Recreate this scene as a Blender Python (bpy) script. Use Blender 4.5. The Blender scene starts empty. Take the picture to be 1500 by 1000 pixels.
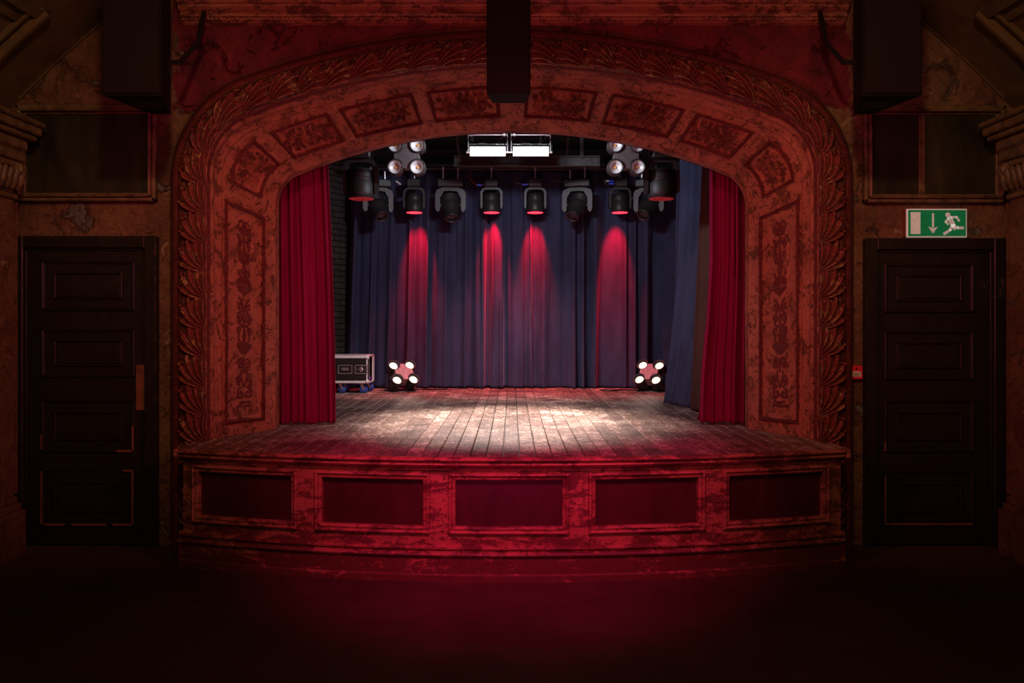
import bpy, math, random
import numpy as np
from mathutils import Vector, Matrix
random.seed(7); np.random.seed(7)
sc = bpy.context.scene
COL = sc.collection
PI = math.pi
F = 1200.0; CH = 1.65; HZ = 470.0; CX = 750.0
ST = 0.79            # stage height
WY = 6.04            # auditorium wall plane

def wx(px, Y): return (px-CX)*Y/F
def wz(py, Y): return CH-(py-HZ)*Y/F

# ------------------------------------------------------------------ materials
def newmat(name):
    m = bpy.data.materials.new(name); m.use_nodes = True
    nt = m.node_tree; nt.nodes.clear()
    out = nt.nodes.new('ShaderNodeOutputMaterial')
    b = nt.nodes.new('ShaderNodeBsdfPrincipled')
    nt.links.new(b.outputs[0], out.inputs[0])
    return m, nt, b
def N(nt, t, **kw):
    n = nt.nodes.new(t)
    for k, v in kw.items():
        if k.startswith('i_'): n.inputs[k[2:].replace('_', ' ')].default_value = v
        else: setattr(n, k, v)
    return n
def coords(nt, scale=(1, 1, 1)):
    tc = N(nt, 'ShaderNodeTexCoord'); mp = N(nt, 'ShaderNodeMapping')
    mp.inputs['Scale'].default_value = scale
    nt.links.new(tc.outputs['Object'], mp.inputs[0]); return mp.outputs[0]
def noise(nt, vec, scale, detail=6, rough=0.6, dist=0.0):
    n = N(nt, 'ShaderNodeTexNoise'); n.inputs['Scale'].default_value = scale
    n.inputs['Detail'].default_value = detail; n.inputs['Roughness'].default_value = rough
    n.inputs['Distortion'].default_value = dist
    nt.links.new(vec, n.inputs['Vector']); return n.outputs['Fac']
def ramp(nt, fac, stops, interp='LINEAR'):
    r = N(nt, 'ShaderNodeValToRGB'); cr = r.color_ramp; cr.interpolation = interp
    while len(cr.elements) < len(stops): cr.elements.new(0.5)
    for e, (p, c) in zip(cr.elements, stops):
        e.position = p; e.color = (c, c, c, 1) if isinstance(c, (int, float)) else (*c, 1)
    nt.links.new(fac, r.inputs[0]); return r.outputs[0]
def mix(nt, fac, a, b, mode='MIX'):
    m = N(nt, 'ShaderNodeMix', data_type='RGBA', blend_type=mode)
    for s, v in ((0, fac), (6, a), (7, b)):
        if isinstance(v, (int, float)): m.inputs[s].default_value = v
        elif isinstance(v, tuple): m.inputs[s].default_value = (*v, 1)
        else: nt.links.new(v, m.inputs[s])
    return m.outputs[2]
def math_(nt, op, a, b=None, clamp=False):
    m = N(nt, 'ShaderNodeMath', operation=op); m.use_clamp = clamp
    for i, v in enumerate((a, b)):
        if v is None: continue
        if isinstance(v, (int, float)): m.inputs[i].default_value = v
        else: nt.links.new(v, m.inputs[i])
    return m.outputs[0]
def bump(nt, b, h, strength=0.3, dist=0.01):
    n = N(nt, 'ShaderNodeBump'); n.inputs['Strength'].default_value = strength
    n.inputs['Distance'].default_value = dist
    nt.links.new(h, n.inputs['Height']); nt.links.new(n.outputs[0], b.inputs['Normal'])
def setc(nt, b, c):
    if isinstance(c, tuple): b.inputs['Base Color'].default_value = (*c, 1)
    else: nt.links.new(c, b.inputs['Base Color'])
def simple(name, col, rough=0.5, metal=0.0, var=0.25, nscale=30, emis=None, es=0, bstr=0.08, spec=0.5):
    m, nt, b = newmat(name); b.inputs['Specular IOR Level'].default_value = spec
    v = coords(nt); f = noise(nt, v, nscale)
    dark = tuple(x*(1-var) for x in col); lite = tuple(min(1, x*(1+var)) for x in col)
    setc(nt, b, ramp(nt, f, [(0.3, dark), (0.7, lite)]))
    b.inputs['Roughness'].default_value = rough; b.inputs['Metallic'].default_value = metal
    if bstr: bump(nt, b, f, bstr, 0.003)
    if emis:
        b.inputs['Emission Color'].default_value = (*emis, 1); b.inputs['Emission Strength'].default_value = es
    return m

def mat_wall():
    m, nt, b = newmat('peeling_plaster')
    v = coords(nt)
    big = noise(nt, v, 1.6, 8, 0.65, 0.4); mid = noise(nt, v, 5.5, 10, 0.7, 0.8); fine = noise(nt, v, 40, 6, 0.7)
    base = ramp(nt, big, [(0.3, (0.09, 0.045, 0.028)), (0.45, (0.20, 0.085, 0.045)), (0.58, (0.25, 0.13, 0.07)), (0.72, (0.16, 0.11, 0.06))])
    base = mix(nt, ramp(nt, mid, [(0.50, 0.0), (0.58, 0.8)]), base, (0.13, 0.05, 0.035))
    n3 = noise(nt, v, 3.1, 12, 0.72, 1.2)
    base = mix(nt, ramp(nt, n3, [(0.60, 0.0), (0.615, 1.0)]), base, (0.17, 0.17, 0.145))
    n4 = noise(nt, v, 4.3, 12, 0.7, 1.5)
    base = mix(nt, ramp(nt, n4, [(0.62, 0.0), (0.63, 1.0)]), base, (0.36, 0.25, 0.15))
    base = mix(nt, 0.55, base, ramp(nt, fine, [(0.35, 0.25), (0.6, 1.0)]), 'MULTIPLY')
    # crimson painted field over the arch, ragged outline
    sep = N(nt, 'ShaderNodeSeparateXYZ'); nt.links.new(v, sep.inputs[0])
    ax = math_(nt, 'ABSOLUTE', sep.outputs['X'])
    edge = math_(nt, 'MULTIPLY', math_(nt, 'SUBTRACT', n3, 0.5), 0.35)
    fx = math_(nt, 'LESS_THAN', math_(nt, 'ADD', ax, edge), 2.47)
    fz = math_(nt, 'GREATER_THAN', math_(nt, 'ADD', sep.outputs['Z'], edge), 3.22)
    fld = math_(nt, 'MULTIPLY', fx, fz)
    crim = ramp(nt, mid, [(0.3, (0.06, 0.002, 0.008)), (0.52, (0.16, 0.004, 0.022)), (0.62, (0.20, 0.012, 0.028)), (0.75, (0.17, 0.05, 0.045))])
    crim = mix(nt, 0.4, crim, ramp(nt, fine, [(0.3, 0.4), (0.6, 1.0)]), 'MULTIPLY')
    setc(nt, b, mix(nt, fld, base, crim))
    b.inputs['Roughness'].default_value = 0.62
    h = math_(nt, 'ADD', math_(nt, 'MULTIPLY', ramp(nt, n3, [(0.58, 0.0), (0.62, 1.0)]), -1.0), math_(nt, 'ADD', math_(nt, 'MULTIPLY', mid, 1.2), math_(nt, 'MULTIPLY', fine, 0.6)))
    bump(nt, b, h, 0.9, 0.015)
    return m
def mat_vault():
    m, nt, b = newmat('smoky_vault_plaster')
    v = coords(nt); a = noise(nt, v, 2.2, 8, 0.6, 0.6); c = noise(nt, v, 9, 8, 0.7)
    col = ramp(nt, a, [(0.3, (0.10, 0.07, 0.035)), (0.5, (0.20, 0.12, 0.05)), (0.68, (0.14, 0.11, 0.07))])
    setc(nt, b, mix(nt, 0.6, col, ramp(nt, c, [(0.3, 0.35), (0.65, 1.0)]), 'MULTIPLY'))
    b.inputs['Roughness'].default_value = 0.6; bump(nt, b, c, 0.5, 0.01); return m
def mat_arch():
    m, nt, b = newmat('worn_terracotta_paint')
    v = coords(nt)
    big = noise(nt, v, 2.4, 8, 0.6, 0.5); sp = noise(nt, v, 42, 14, 0.85, 0.3); fine = noise(nt, v, 130, 4, 0.6); md = noise(nt, v, 9, 8, 0.7, 0.7)
    base = ramp(nt, big, [(0.3, (0.40, 0.125, 0.075)), (0.5, (0.52, 0.175, 0.10)), (0.7, (0.36, 0.11, 0.07))])
    base = mix(nt, 0.55, base, ramp(nt, fine, [(0.35, 0.4), (0.6, 1.15)]), 'MULTIPLY')
    at = N(nt, 'ShaderNodeAttribute', attribute_name='orn')
    orn = at.outputs['Fac']
    dens = math_(nt, 'ADD', math_(nt, 'MULTIPLY', orn, 0.26), math_(nt, 'MULTIPLY', math_(nt, 'SUBTRACT', md, 0.5), 0.60))
    thr = math_(nt, 'SUBTRACT', 0.545, dens)
    chip = math_(nt, 'MULTIPLY', math_(nt, 'SUBTRACT', sp, thr), 16.0, clamp=True)
    dark = ramp(nt, md, [(0.35, (0.10, 0.055, 0.035)), (0.55, (0.12, 0.02, 0.02)), (0.75, (0.17, 0.09, 0.05))])
    sp2 = noise(nt, v, 90, 8, 0.8, 0.3)
    chip = math_(nt, 'MAXIMUM', chip, math_(nt, 'MULTIPLY', math_(nt, 'SUBTRACT', sp2, math_(nt, 'SUBTRACT', 0.565, math_(nt, 'MULTIPLY', dens, 0.6))), 14.0, clamp=True))
    c = mix(nt, math_(nt, 'MULTIPLY', chip, 0.92), base, dark)
    c = mix(nt, math_(nt, 'MULTIPLY', orn, ramp(nt, sp, [(0.32, 0.2), (0.42, 1.0)])), c, (0.15, 0.004, 0.014))
    setc(nt, b, c); b.inputs['Roughness'].default_value = 0.36
    h = math_(nt, 'ADD', math_(nt, 'MULTIPLY', chip, -0.8), math_(nt, 'ADD', math_(nt, 'MULTIPLY', sp, 0.9), math_(nt, 'MULTIPLY', md, 1.2)))
    bump(nt, b, h, 1.0, 0.011); return m
def mat_leaf():
    m, nt, b = newmat('tarnished_gilt_leaf_shaded')
    v = coords(nt); a = noise(nt, v, 11, 8, 0.7, 0.6); c = noise(nt, v, 70, 6, 0.7); g = noise(nt, v, 1.3, 4)
    at = N(nt, 'ShaderNodeAttribute', attribute_name='orn')
    low = ramp(nt, a, [(0.35, (0.06, 0.02, 0.015)), (0.55, (0.13, 0.03, 0.022)), (0.7, (0.07, 0.045, 0.02))])
    hi = ramp(nt, a, [(0.33, (0.70, 0.42, 0.18)), (0.40, (0.22, 0.08, 0.05)), (0.50, (0.42, 0.10, 0.08)), (0.56, (0.12, 0.06, 0.035)), (0.62, (0.70, 0.46, 0.20)), (0.70, (0.20, 0.09, 0.05)), (0.8, (0.36, 0.34, 0.22))])
    col = mix(nt, ramp(nt, at.outputs['Fac'], [(0.25, 0.0), (0.8, 1.0)]), low, hi)  # valleys darkened, ridges brightened: shade and glints put into the colour
    setc(nt, b, mix(nt, 0.7, col, ramp(nt, c, [(0.36, 0.3), (0.55, 1.0)]), 'MULTIPLY'))
    b.inputs['Metallic'].default_value = 0.3; b.inputs['Roughness'].default_value = 0.26
    bump(nt, b, math_(nt, 'ADD', c, math_(nt, 'MULTIPLY', a, 1.5)), 0.8, 0.006); return m
def mat_fascia():
    m, nt, b = newmat('flaking_red_paint')
    v = coords(nt); vs = coords(nt, (1.0, 1.0, 3.2))
    a = noise(nt, v, 3.0, 12, 0.72, 0.8); s2 = noise(nt, vs, 4.0, 12, 0.75, 0.5); c = noise(nt, v, 30, 10, 0.8, 0.4); fine = noise(nt, v, 120, 4)
    sep = N(nt, 'ShaderNodeSeparateXYZ'); nt.links.new(v, sep.inputs[0])
    low = ramp(nt, sep.outputs['Z'], [(0.10, 0.07), (0.30, 0.0)])      # scuffed bare towards the floor
    col = ramp(nt, a, [(0.3, (0.36, 0.12, 0.075)), (0.5, (0.46, 0.18, 0.11)), (0.7, (0.54, 0.23, 0.14))])
    k = math_(nt, 'ADD', math_(nt, 'ADD', math_(nt, 'MULTIPLY', s2, 0.65), math_(nt, 'MULTIPLY', c, 0.35)), low)
    col = mix(nt, ramp(nt, k, [(0.495, 0.0), (0.525, 0.95)]), col, ramp(nt, c, [(0.35, (0.09, 0.03, 0.022)), (0.65, (0.17, 0.06, 0.04))]))
    setc(nt, b, mix(nt, 0.45, col, ramp(nt, fine, [(0.3, 0.4), (0.6, 1.0)]), 'MULTIPLY'))
    b.inputs['Roughness'].default_value = 0.42
    bump(nt, b, math_(nt, 'ADD', a, k), 0.8, 0.01); return m
def mat_boards():
    m, nt, b = newmat('worn_stage_boards')
    v = coords(nt); vs = coords(nt, (9.5, 1.0, 1.0))
    tc = N(nt, 'ShaderNodeAttribute', attribute_name='plank')
    a = noise(nt, v, 2.2, 10, 0.75, 0.8); g = noise(nt, vs, 7, 8, 0.75, 0.3); f = noise(nt, v, 18, 14, 0.85, 1.2); q = noise(nt, coords(nt, (3, 1, 1)), 14, 10, 0.8, 0.6)
    col = ramp(nt, a, [(0.3, (0.12, 0.065, 0.052)), (0.47, (0.20, 0.11, 0.085)), (0.6, (0.27, 0.165, 0.13)), (0.75, (0.38, 0.27, 0.22))])
    col = mix(nt, 0.75, col, ramp(nt, g, [(0.32, 0.35), (0.6, 1.1)]), 'MULTIPLY')
    w = math_(nt, 'ADD', math_(nt, 'MULTIPLY', f, 0.6), math_(nt, 'MULTIPLY', q, 0.4))
    col = mix(nt, ramp(nt, math_(nt, 'ADD', w, math_(nt, 'MULTIPLY', math_(nt, 'SUBTRACT', a, 0.5), 0.35)), [(0.52, 0.0), (0.55, 0.9)]), col, (0.62, 0.50, 0.42))
    col = mix(nt, ramp(nt, math_(nt, 'ADD', q, math_(nt, 'MULTIPLY', math_(nt, 'SUBTRACT', a, 0.5), 0.5)), [(0.38, 0.85), (0.46, 0.0)]), col, (0.06, 0.03, 0.025))
    sep = N(nt, 'ShaderNodeSeparateXYZ'); nt.links.new(v, sep.inputs[0])
    fr = math_(nt, 'FRACT', math_(nt, 'ADD', math_(nt, 'DIVIDE', sep.outputs['X'], 0.1052), 99.55))
    ed = math_(nt, 'ABSOLUTE', math_(nt, 'SUBTRACT', fr, 0.5))
    ed = math_(nt, 'ADD', ed, math_(nt, 'MULTIPLY', math_(nt, 'SUBTRACT', q, 0.5), 0.25))
    col = mix(nt, ramp(nt, ed, [(0.44, 0.0), (0.47, 0.75)]), col, (0.62, 0.50, 0.42))
    tone = ramp(nt, tc.outputs['Fac'], [(0.0, 0.62), (1.0, 1.15)])
    setc(nt, b, mix(nt, 1.0, col, tone, 'MULTIPLY'))
    b.inputs['Roughness'].default_value = 0.5
    bump(nt, b, math_(nt, 'ADD', f, g), 0.5, 0.004); return m
def mat_floor():
    m, nt, b = newmat('dark_concrete')
    v = coords(nt); a = noise(nt, v, 1.3, 8, 0.6, 0.5); c = noise(nt, v, 7, 8, 0.7)
    col = ramp(nt, a, [(0.3, (0.055, 0.03, 0.022)), (0.7, (0.10, 0.055, 0.04))])
    setc(nt, b, mix(nt, 0.5, col, ramp(nt, c, [(0.35, 0.55), (0.65, 1.0)]), 'MULTIPLY'))
    nt.links.new(ramp(nt, c, [(0.3, 0.5), (0.7, 0.75)]), b.inputs['Roughness'])
    bump(nt, b, c, 0.15, 0.004); return m
def mat_cloth(name, col, sheen=0.4, var=0.3, sheen_tint=None):
    m, nt, b = newmat(name)
    v = coords(nt, (1, 1, 0.4)); a = noise(nt, v, 5, 6, 0.6); w = noise(nt, coords(nt, (1, 1, 0.15)), 160, 3, 0.6)
    dark = tuple(x*(1-var) for x in col); lite = tuple(min(1, x*(1+var)) for x in col)
    setc(nt, b, mix(nt, 0.35, ramp(nt, a, [(0.3, dark), (0.7, lite)]), ramp(nt, w, [(0.3, 0.5), (0.7, 1.0)]), 'MULTIPLY'))
    b.inputs['Roughness'].default_value = 0.85; b.inputs['Sheen Weight'].default_value = sheen
    b.inputs['Sheen Roughness'].default_value = 0.35
    b.inputs['Sheen Tint'].default_value = (*(sheen_tint or lite), 1)
    b.inputs['Specular IOR Level'].default_value = 0.2
    bump(nt, b, w, 0.25, 0.003); return m
def mat_brick():
    m, nt, b = newmat('black_painted_brick')
    tc = N(nt, 'ShaderNodeTexCoord'); br = N(nt, 'ShaderNodeTexBrick')
    nt.links.new(tc.outputs['UV'], br.inputs['Vector'])
    br.inputs['Scale'].default_value = 1.0; br.inputs['Brick Width'].default_value = 0.225; br.inputs['Row Height'].default_value = 0.075
    br.inputs['Mortar Size'].default_value = 0.008; br.inputs['Mortar Smooth'].default_value = 0.3
    br.inputs['Color1'].default_value = (0.07, 0.065, 0.06, 1); br.inputs['Color2'].default_value = (0.045, 0.042, 0.04, 1)
    br.inputs['Mortar'].default_value = (0.02, 0.018, 0.017, 1)
    setc(nt, b, br.outputs['Color']); b.inputs['Roughness'].default_value = 0.5
    f = noise(nt, coords(nt), 30)
    bump(nt, b, math_(nt, 'ADD', math_(nt, 'MULTIPLY', br.outputs['Fac'], -1.0), math_(nt, 'MULTIPLY', f, 0.4)), 1.0, 0.012); return m
def mat_door():
    m, nt, b = newmat('glossy_black_door_paint')
    v = coords(nt); a = noise(nt, v, 5, 10, 0.75, 0.8); f = noise(nt, coords(nt, (1, 1, 1)), 30, 6, 0.7)
    col = mix(nt, ramp(nt, a, [(0.66, 0.0), (0.69, 0.8)]), (0.016, 0.013, 0.011), (0.13, 0.08, 0.04))
    setc(nt, b, col)
    nt.links.new(ramp(nt, a, [(0.3, 0.25), (0.65, 0.5)]), b.inputs['Roughness'])
    bump(nt, b, math_(nt, 'ADD', a, math_(nt, 'MULTIPLY', f, 0.5)), 0.4, 0.006); return m
def mat_panelboard(name, c1, c2):
    m, nt, b = newmat(name)
    v = coords(nt, (1, 1, 0.35)); a = noise(nt, v, 5, 8, 0.65, 0.5); f = noise(nt, v, 50, 4)
    setc(nt, b, mix(nt, 0.4, ramp(nt, a, [(0.3, c1), (0.75, c2)]), ramp(nt, f, [(0.3, 0.6), (0.7, 1.0)]), 'MULTIPLY'))
    b.inputs['Roughness'].default_value = 0.4; bump(nt, b, f, 0.15, 0.003); return m
def mat_grille():
    m, nt, b = newmat('perforated_speaker_grille')
    v = coords(nt, (1, 1, 1)); vo = N(nt, 'ShaderNodeTexVoronoi'); vo.inputs['Scale'].default_value = 110
    vo.inputs['Randomness'].default_value = 0.0; nt.links.new(v, vo.inputs['Vector'])
    d = vo.outputs['Distance']
    setc(nt, b, ramp(nt, d, [(0.30, (0.002, 0.002, 0.002)), (0.36, (0.010, 0.006, 0.006))]))
    b.inputs['Roughness'].default_value = 0.8; b.inputs['Specular IOR Level'].default_value = 0.15; bump(nt, b, d, 0.3, 0.002); return m

M = {}
M['wall'] = mat_wall(); M['vault'] = mat_vault(); M['arch'] = mat_arch(); M['leaf'] = mat_leaf()
M['fascia'] = mat_fascia(); M['boards'] = mat_boards(); M['floor'] = mat_floor()
M['red'] = mat_cloth('crimson_velvet', (0.27, 0.005, 0.075), 0.12, 0.15, (0.6, 0.02, 0.1))
M['blue'] = mat_cloth('midnight_blue_velvet', (0.046, 0.056, 0.115), 0.5, 0.25, (0.35, 0.32, 0.5))
M['brown'] = mat_cloth('dark_brown_cloth', (0.07, 0.035, 0.026), 0.1, 0.2)
M['brick'] = mat_brick(); M['door'] = mat_door()
M['dark_panel'] = mat_panelboard('dark_stained_panel', (0.045, 0.012, 0.011), (0.095, 0.03, 0.025))
M['pane'] = mat_panelboard('smoky_glazing', (0.012, 0.011, 0.007), (0.05, 0.045, 0.022))
M['grille'] = mat_grille()
M['black'] = simple('matt_black_metal', (0.012, 0.011, 0.011), 0.55)
M['blackpaint'] = simple('black_painted_ceiling', (0.012, 0.010, 0.010), 0.8, nscale=4)
M['body'] = simple('charcoal_plastic', (0.026, 0.025, 0.025), 0.45)
M['plate'] = simple('blinder_grey_plate', (0.085, 0.075, 0.075), 0.5)
M['steel'] = simple('brushed_steel', (0.55, 0.54, 0.52), 0.35, 0.9, 0.15)
M['alu'] = simple('aluminium_edging', (0.8, 0.79, 0.78), 0.4, 0.15, 0.1)
M['beam'] = simple('dusty_grey_beam', (0.045, 0.044, 0.042), 0.7, 0, 0.7, 22, bstr=0.4)
M['cup'] = simple('satin_reflector', (0.6, 0.6, 0.6), 0.35, 0.2, 0.1)
M['cob'] = simple('amber_led_chip', (0.7, 0.35, 0.08), 0.4)
M['glass'] = simple('dark_lens_glass', (0.02, 0.02, 0.025), 0.06, 0, 0.1, 5, bstr=0)
M['lampon'] = simple('lit_blinder_lens', (0.9, 0.85, 0.75), 0.4, 0, 0.05, emis=(1, 0.86, 0.70), es=0.95, bstr=0)
M['ledwhite'] = simple('lit_white_led_face', (0.9, 0.9, 0.9), 0.4, 0, 0.05, emis=(1, 0.98, 0.96), es=1.5, bstr=0)
M['ledred'] = simple('lit_red_led_ring', (0.5, 0.02, 0.02), 0.4, 0, 0.05, emis=(1, 0.03, 0.06), es=3, bstr=0)
M['reddim'] = simple('dim_red_led', (0.35, 0.03, 0.03), 0.4, 0, 0.1, emis=(1, 0.03, 0.05), es=0.12, bstr=0)
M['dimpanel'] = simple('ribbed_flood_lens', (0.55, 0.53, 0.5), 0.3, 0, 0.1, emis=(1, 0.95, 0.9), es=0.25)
M['bluewheel'] = simple('blue_rubber_wheel', (0.03, 0.07, 0.35), 0.5)
M['blueplug'] = simple('blue_power_connector', (0.03, 0.08, 0.7), 0.4)
M['whiteplug'] = simple('white_power_connector', (0.6, 0.6, 0.62), 0.4)
M['cable'] = simple('black_rubber_cable', (0.02, 0.018, 0.018), 0.35)
M['redcable'] = simple('red_cable', (0.3, 0.02, 0.02), 0.4)
M['laminate'] = simple('black_laminate', (0.02, 0.017, 0.016), 0.35)
M['signgreen'] = simple('exit_sign_green', (0.01, 0.28, 0.09), 0.35, emis=(0.01, 0.35, 0.12), es=0.16, bstr=0)
M['signwhite'] = simple('exit_sign_white', (0.85, 0.85, 0.8), 0.35, emis=(0.9, 0.85, 0.75), es=0.16, bstr=0)
M['brownwood'] = simple('bare_brown_wood', (0.20, 0.075, 0.035), 0.5, 0, 0.4, 12)
M['frame'] = simple('weathered_moulding', (0.15, 0.095, 0.05), 0.5, 0, 0.6, 14, bstr=0.4)
M['alarm'] = simple('red_alarm_plastic', (0.75, 0.02, 0.03), 0.35, emis=(0.8, 0.02, 0.03), es=0.06, bstr=0)  # faint glow added to the plastic, which is no lamp
M['white'] = simple('off_white_label', (0.8, 0.75, 0.72), 0.5, bstr=0)
M['conduit'] = simple('painted_conduit', (0.35, 0.13, 0.07), 0.45, 0, 0.3)
M['purple'] = simple('violet_case_contents', (0.12, 0.03, 0.4), 0.5)
M['speaker'] = simple('black_textured_cabinet', (0.006, 0.004, 0.004), 0.75, nscale=150, spec=0.15)
M['bootred'] = simple('red_edge_trim', (0.12, 0.01, 0.01), 0.4)

# ------------------------------------------------------------------ mesh builder
class MB:
    def __init__(s): s.v = []; s.f = []; s.sm = []
    def add(s, vs, fs, smooth=False):
        o = len(s.v); s.v += [tuple(p) for p in vs]; s.f += [tuple(i+o for i in f) for f in fs]; s.sm += [smooth]*len(fs); return s
    def box(s, x0, x1, y0, y1, z0, z1, ch=0.0, rot=None, at=None):
        if ch <= 0:
            vs = [(x, y, z) for x in (x0, x1) for y in (y0, y1) for z in (z0, z1)]
            fs = [(0, 1, 3, 2), (4, 6, 7, 5), (0, 4, 5, 1), (2, 3, 7, 6), (0, 2, 6, 4), (1, 5, 7, 3)]
        else:
            c = min(ch, (x1-x0)/2.01, (y1-y0)/2.01, (z1-z0)/2.01)
            vs = []; idx = {}
            for sx in (0, 1):
                for sy in (0, 1):
                    for sz in (0, 1):
                        X, Y, Z = (x0, x1)[sx], (y0, y1)[sy], (z0, z1)[sz]
                        dx, dy, dz = (c, -c)[sx], (c, -c)[sy], (c, -c)[sz]
                        idx[sx, sy, sz] = len(vs)
                        vs += [(X, Y+dy, Z+dz), (X+dx, Y, Z+dz), (X+dx, Y+dy, Z)]
            I = lambda a, b, d, k: idx[a, b, d]+k
            fs = [(I(0,0,0,0),I(0,0,1,0),I(0,1,1,0),I(0,1,0,0)),(I(1,0,0,0),I(1,1,0,0),I(1,1,1,0),I(1,0,1,0)),
                  (I(0,0,0,1),I(1,0,0,1),I(1,0,1,1),I(0,0,1,1)),(I(0,1,0,1),I(0,1,1,1),I(1,1,1,1),I(1,1,0,1)),
                  (I(0,0,0,2),I(0,1,0,2),I(1,1,0,2),I(1,0,0,2)),(I(0,0,1,2),I(1,0,1,2),I(1,1,1,2),I(0,1,1,2))]
            for a in (0, 1):
                for b in (0, 1):
                    fs += [(I(a,b,0,0),I(a,b,1,0),I(a,b,1,1),I(a,b,0,1)),(I(a,0,b,0),I(a,1,b,0),I(a,1,b,2),I(a,0,b,2)),(I(0,a,b,1),I(1,a,b,1),I(1,a,b,2),I(0,a,b,2))]
                    for d in (0, 1): fs.append((I(a,b,d,0),I(a,b,d,1),I(a,b,d,2)))
        if rot is not None: vs = [rot @ Vector(p) for p in vs]
        if at is not None: vs = [Vector(p)+Vector(at) for p in vs]
        return s.add(vs, fs)
    def cyl(s, p0, p1, r0, r1=None, n=20, caps=True):
        if r1 is None: r1 = r0
        p0 = Vector(p0); p1 = Vector(p1); d = (p1-p0).normalized()
        a = d.orthogonal().normalized(); b = d.cross(a)
        vs = [p+(a*math.cos(2*PI*i/n)+b*math.sin(2*PI*i/n))*r for p, r in ((p0, r0), (p1, r1)) for i in range(n)]
        s.add(vs, [(i, (i+1) % n, n+(i+1) % n, n+i) for i in range(n)], True)
        if caps: s.add(vs, [tuple(reversed(range(n))), tuple(range(n, 2*n))])
        return s
    def lathe(s, p0, axis, prof, n=24, smooth=True):
        p0 = Vector(p0); d = Vector(axis).normalized(); a = d.orthogonal().normalized(); b = d.cross(a)
        vs = []; fs = []
        for (h, r) in prof:
            for i in range(n): vs.append(p0+d*h+(a*math.cos(2*PI*i/n)+b*math.sin(2*PI*i/n))*r)
        for k in range(len(prof)-1):
            for i in range(n): fs.append((k*n+i, k*n+(i+1) % n, (k+1)*n+(i+1) % n, (k+1)*n+i))
        return s.add(vs, fs, smooth)
    def tube(s, pts, r, n=8):
        pts = [Vector(p) for p in pts]; rings = []; up = Vector((0.13, 0.31, 0.94)).normalized()
        for i, p in enumerate(pts):
            d = (pts[min(i+1, len(pts)-1)]-pts[max(i-1, 0)]).normalized()
            a = d.cross(up)
            a = a.normalized() if a.length > 1e-4 else d.orthogonal().normalized()
            b = d.cross(a)
            rings += [p+(a*math.cos(2*PI*k/n)+b*math.sin(2*PI*k/n))*r for k in range(n)]
        L = len(pts)
        s.add(rings, [(i*n+k, i*n+(k+1) % n, (i+1)*n+(k+1) % n, (i+1)*n+k) for i in range(L-1) for k in range(n)], True)
        s.add(rings, [tuple(range(n)), tuple(range((L-1)*n, L*n))]); return s
    def prism(s, poly, y0, y1):      # poly in XZ, extruded along Y
        n = len(poly)
        vs = [(x, y0, z) for x, z in poly]+[(x, y1, z) for x, z in poly]
        return s.add(vs, [tuple(range(n)), tuple(range(2*n-1, n-1, -1))]+[(i, (i+1) % n, n+(i+1) % n, n+i) for i in range(n)])
    def prismz(s, poly, z0, z1):
        n = len(poly)
        vs = [(x, y, z0) for x, y in poly]+[(x, y, z1) for x, y in poly]
        return s.add(vs, [tuple(range(n)), tuple(range(2*n-1, n-1, -1))]+[(i, (i+1) % n, n+(i+1) % n, n+i) for i in range(n)])
    def build(s, name, mat, parent=None, loc=None):
        me = bpy.data.meshes.new(name); me.from_pydata([tuple(p) for p in s.v], [], s.f)
        me.materials.append(M[mat] if isinstance(mat, str) else mat)
        me.polygons.foreach_set('use_smooth', s.sm); me.update()
        import bmesh
        bm = bmesh.new(); bm.from_mesh(me); bmesh.ops.recalc_face_normals(bm, faces=bm.faces); bm.to_mesh(me); bm.free()
        o = bpy.data.objects.new(name, me); COL.objects.link(o)
        if parent: o.parent = parent
        if loc is not None: o.location = loc
        return o
def thing(name, label, cat, loc=(0, 0, 0), rz=0, group=None):
    o = bpy.data.objects.new(name, None); COL.objects.link(o); o.empty_display_size = 0.1
    o.location = loc; o.rotation_euler = (0, 0, rz); o['label'] = label; o['category'] = cat
    if group: o['group'] = group
    return o
def tag(o, label, cat, group=None):
    o['label'] = label; o['category'] = cat
    if group: o['group'] = group
    return o
def struct(o, label=None, cat=None):
    o['kind'] = 'structure'
    if label: o['label'] = label
    if cat: o['category'] = cat
    return o
def dup(o, parent=None):
    c = o.copy(); COL.objects.link(c)
    if parent is not None: c.parent = parent
    for ch in list(o.children): dup(ch, c)
    return c
def gridmesh(name, P, mat, parent=None, orn=None, fmask=None, close=False):
    """P: (n,m,3) array -> smooth grid mesh; fmask (n-1,m-1) bool selects faces"""
    n, m = P.shape[:2]
    idx = np.arange(n*m).reshape(n, m)
    q = np.stack([idx[:-1, :-1], idx[1:, :-1], idx[1:, 1:], idx[:-1, 1:]], -1)
    q = q[fmask] if fmask is not None else q.reshape(-1, 4)
    used = np.unique(q); remap = np.zeros(n*m, int); remap[used] = np.arange(len(used))
    q = remap[q]; V = P.reshape(-1, 3)[used]
    me = bpy.data.meshes.new(name); me.vertices.add(len(V)); me.vertices.foreach_set('co', V.astype(np.float32).ravel())
    me.loops.add(q.size); me.loops.foreach_set('vertex_index', q.astype(np.int32).ravel())
    me.polygons.add(len(q)); me.polygons.foreach_set('loop_start', np.arange(0, q.size, 4, dtype=np.int32))
    me.polygons.foreach_set('use_smooth', np.ones(len(q), bool))
    me.update(calc_edges=True); me.validate()
    if orn is not None:
        at = me.attributes.new('orn', 'FLOAT', 'POINT'); at.data.foreach_set('value', orn.reshape(-1)[used].astype(np.float32))
    me.materials.append(M[mat])
    o = bpy.data.objects.new(name, me); COL.objects.link(o)
    if parent: o.parent = parent
    return o

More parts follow.
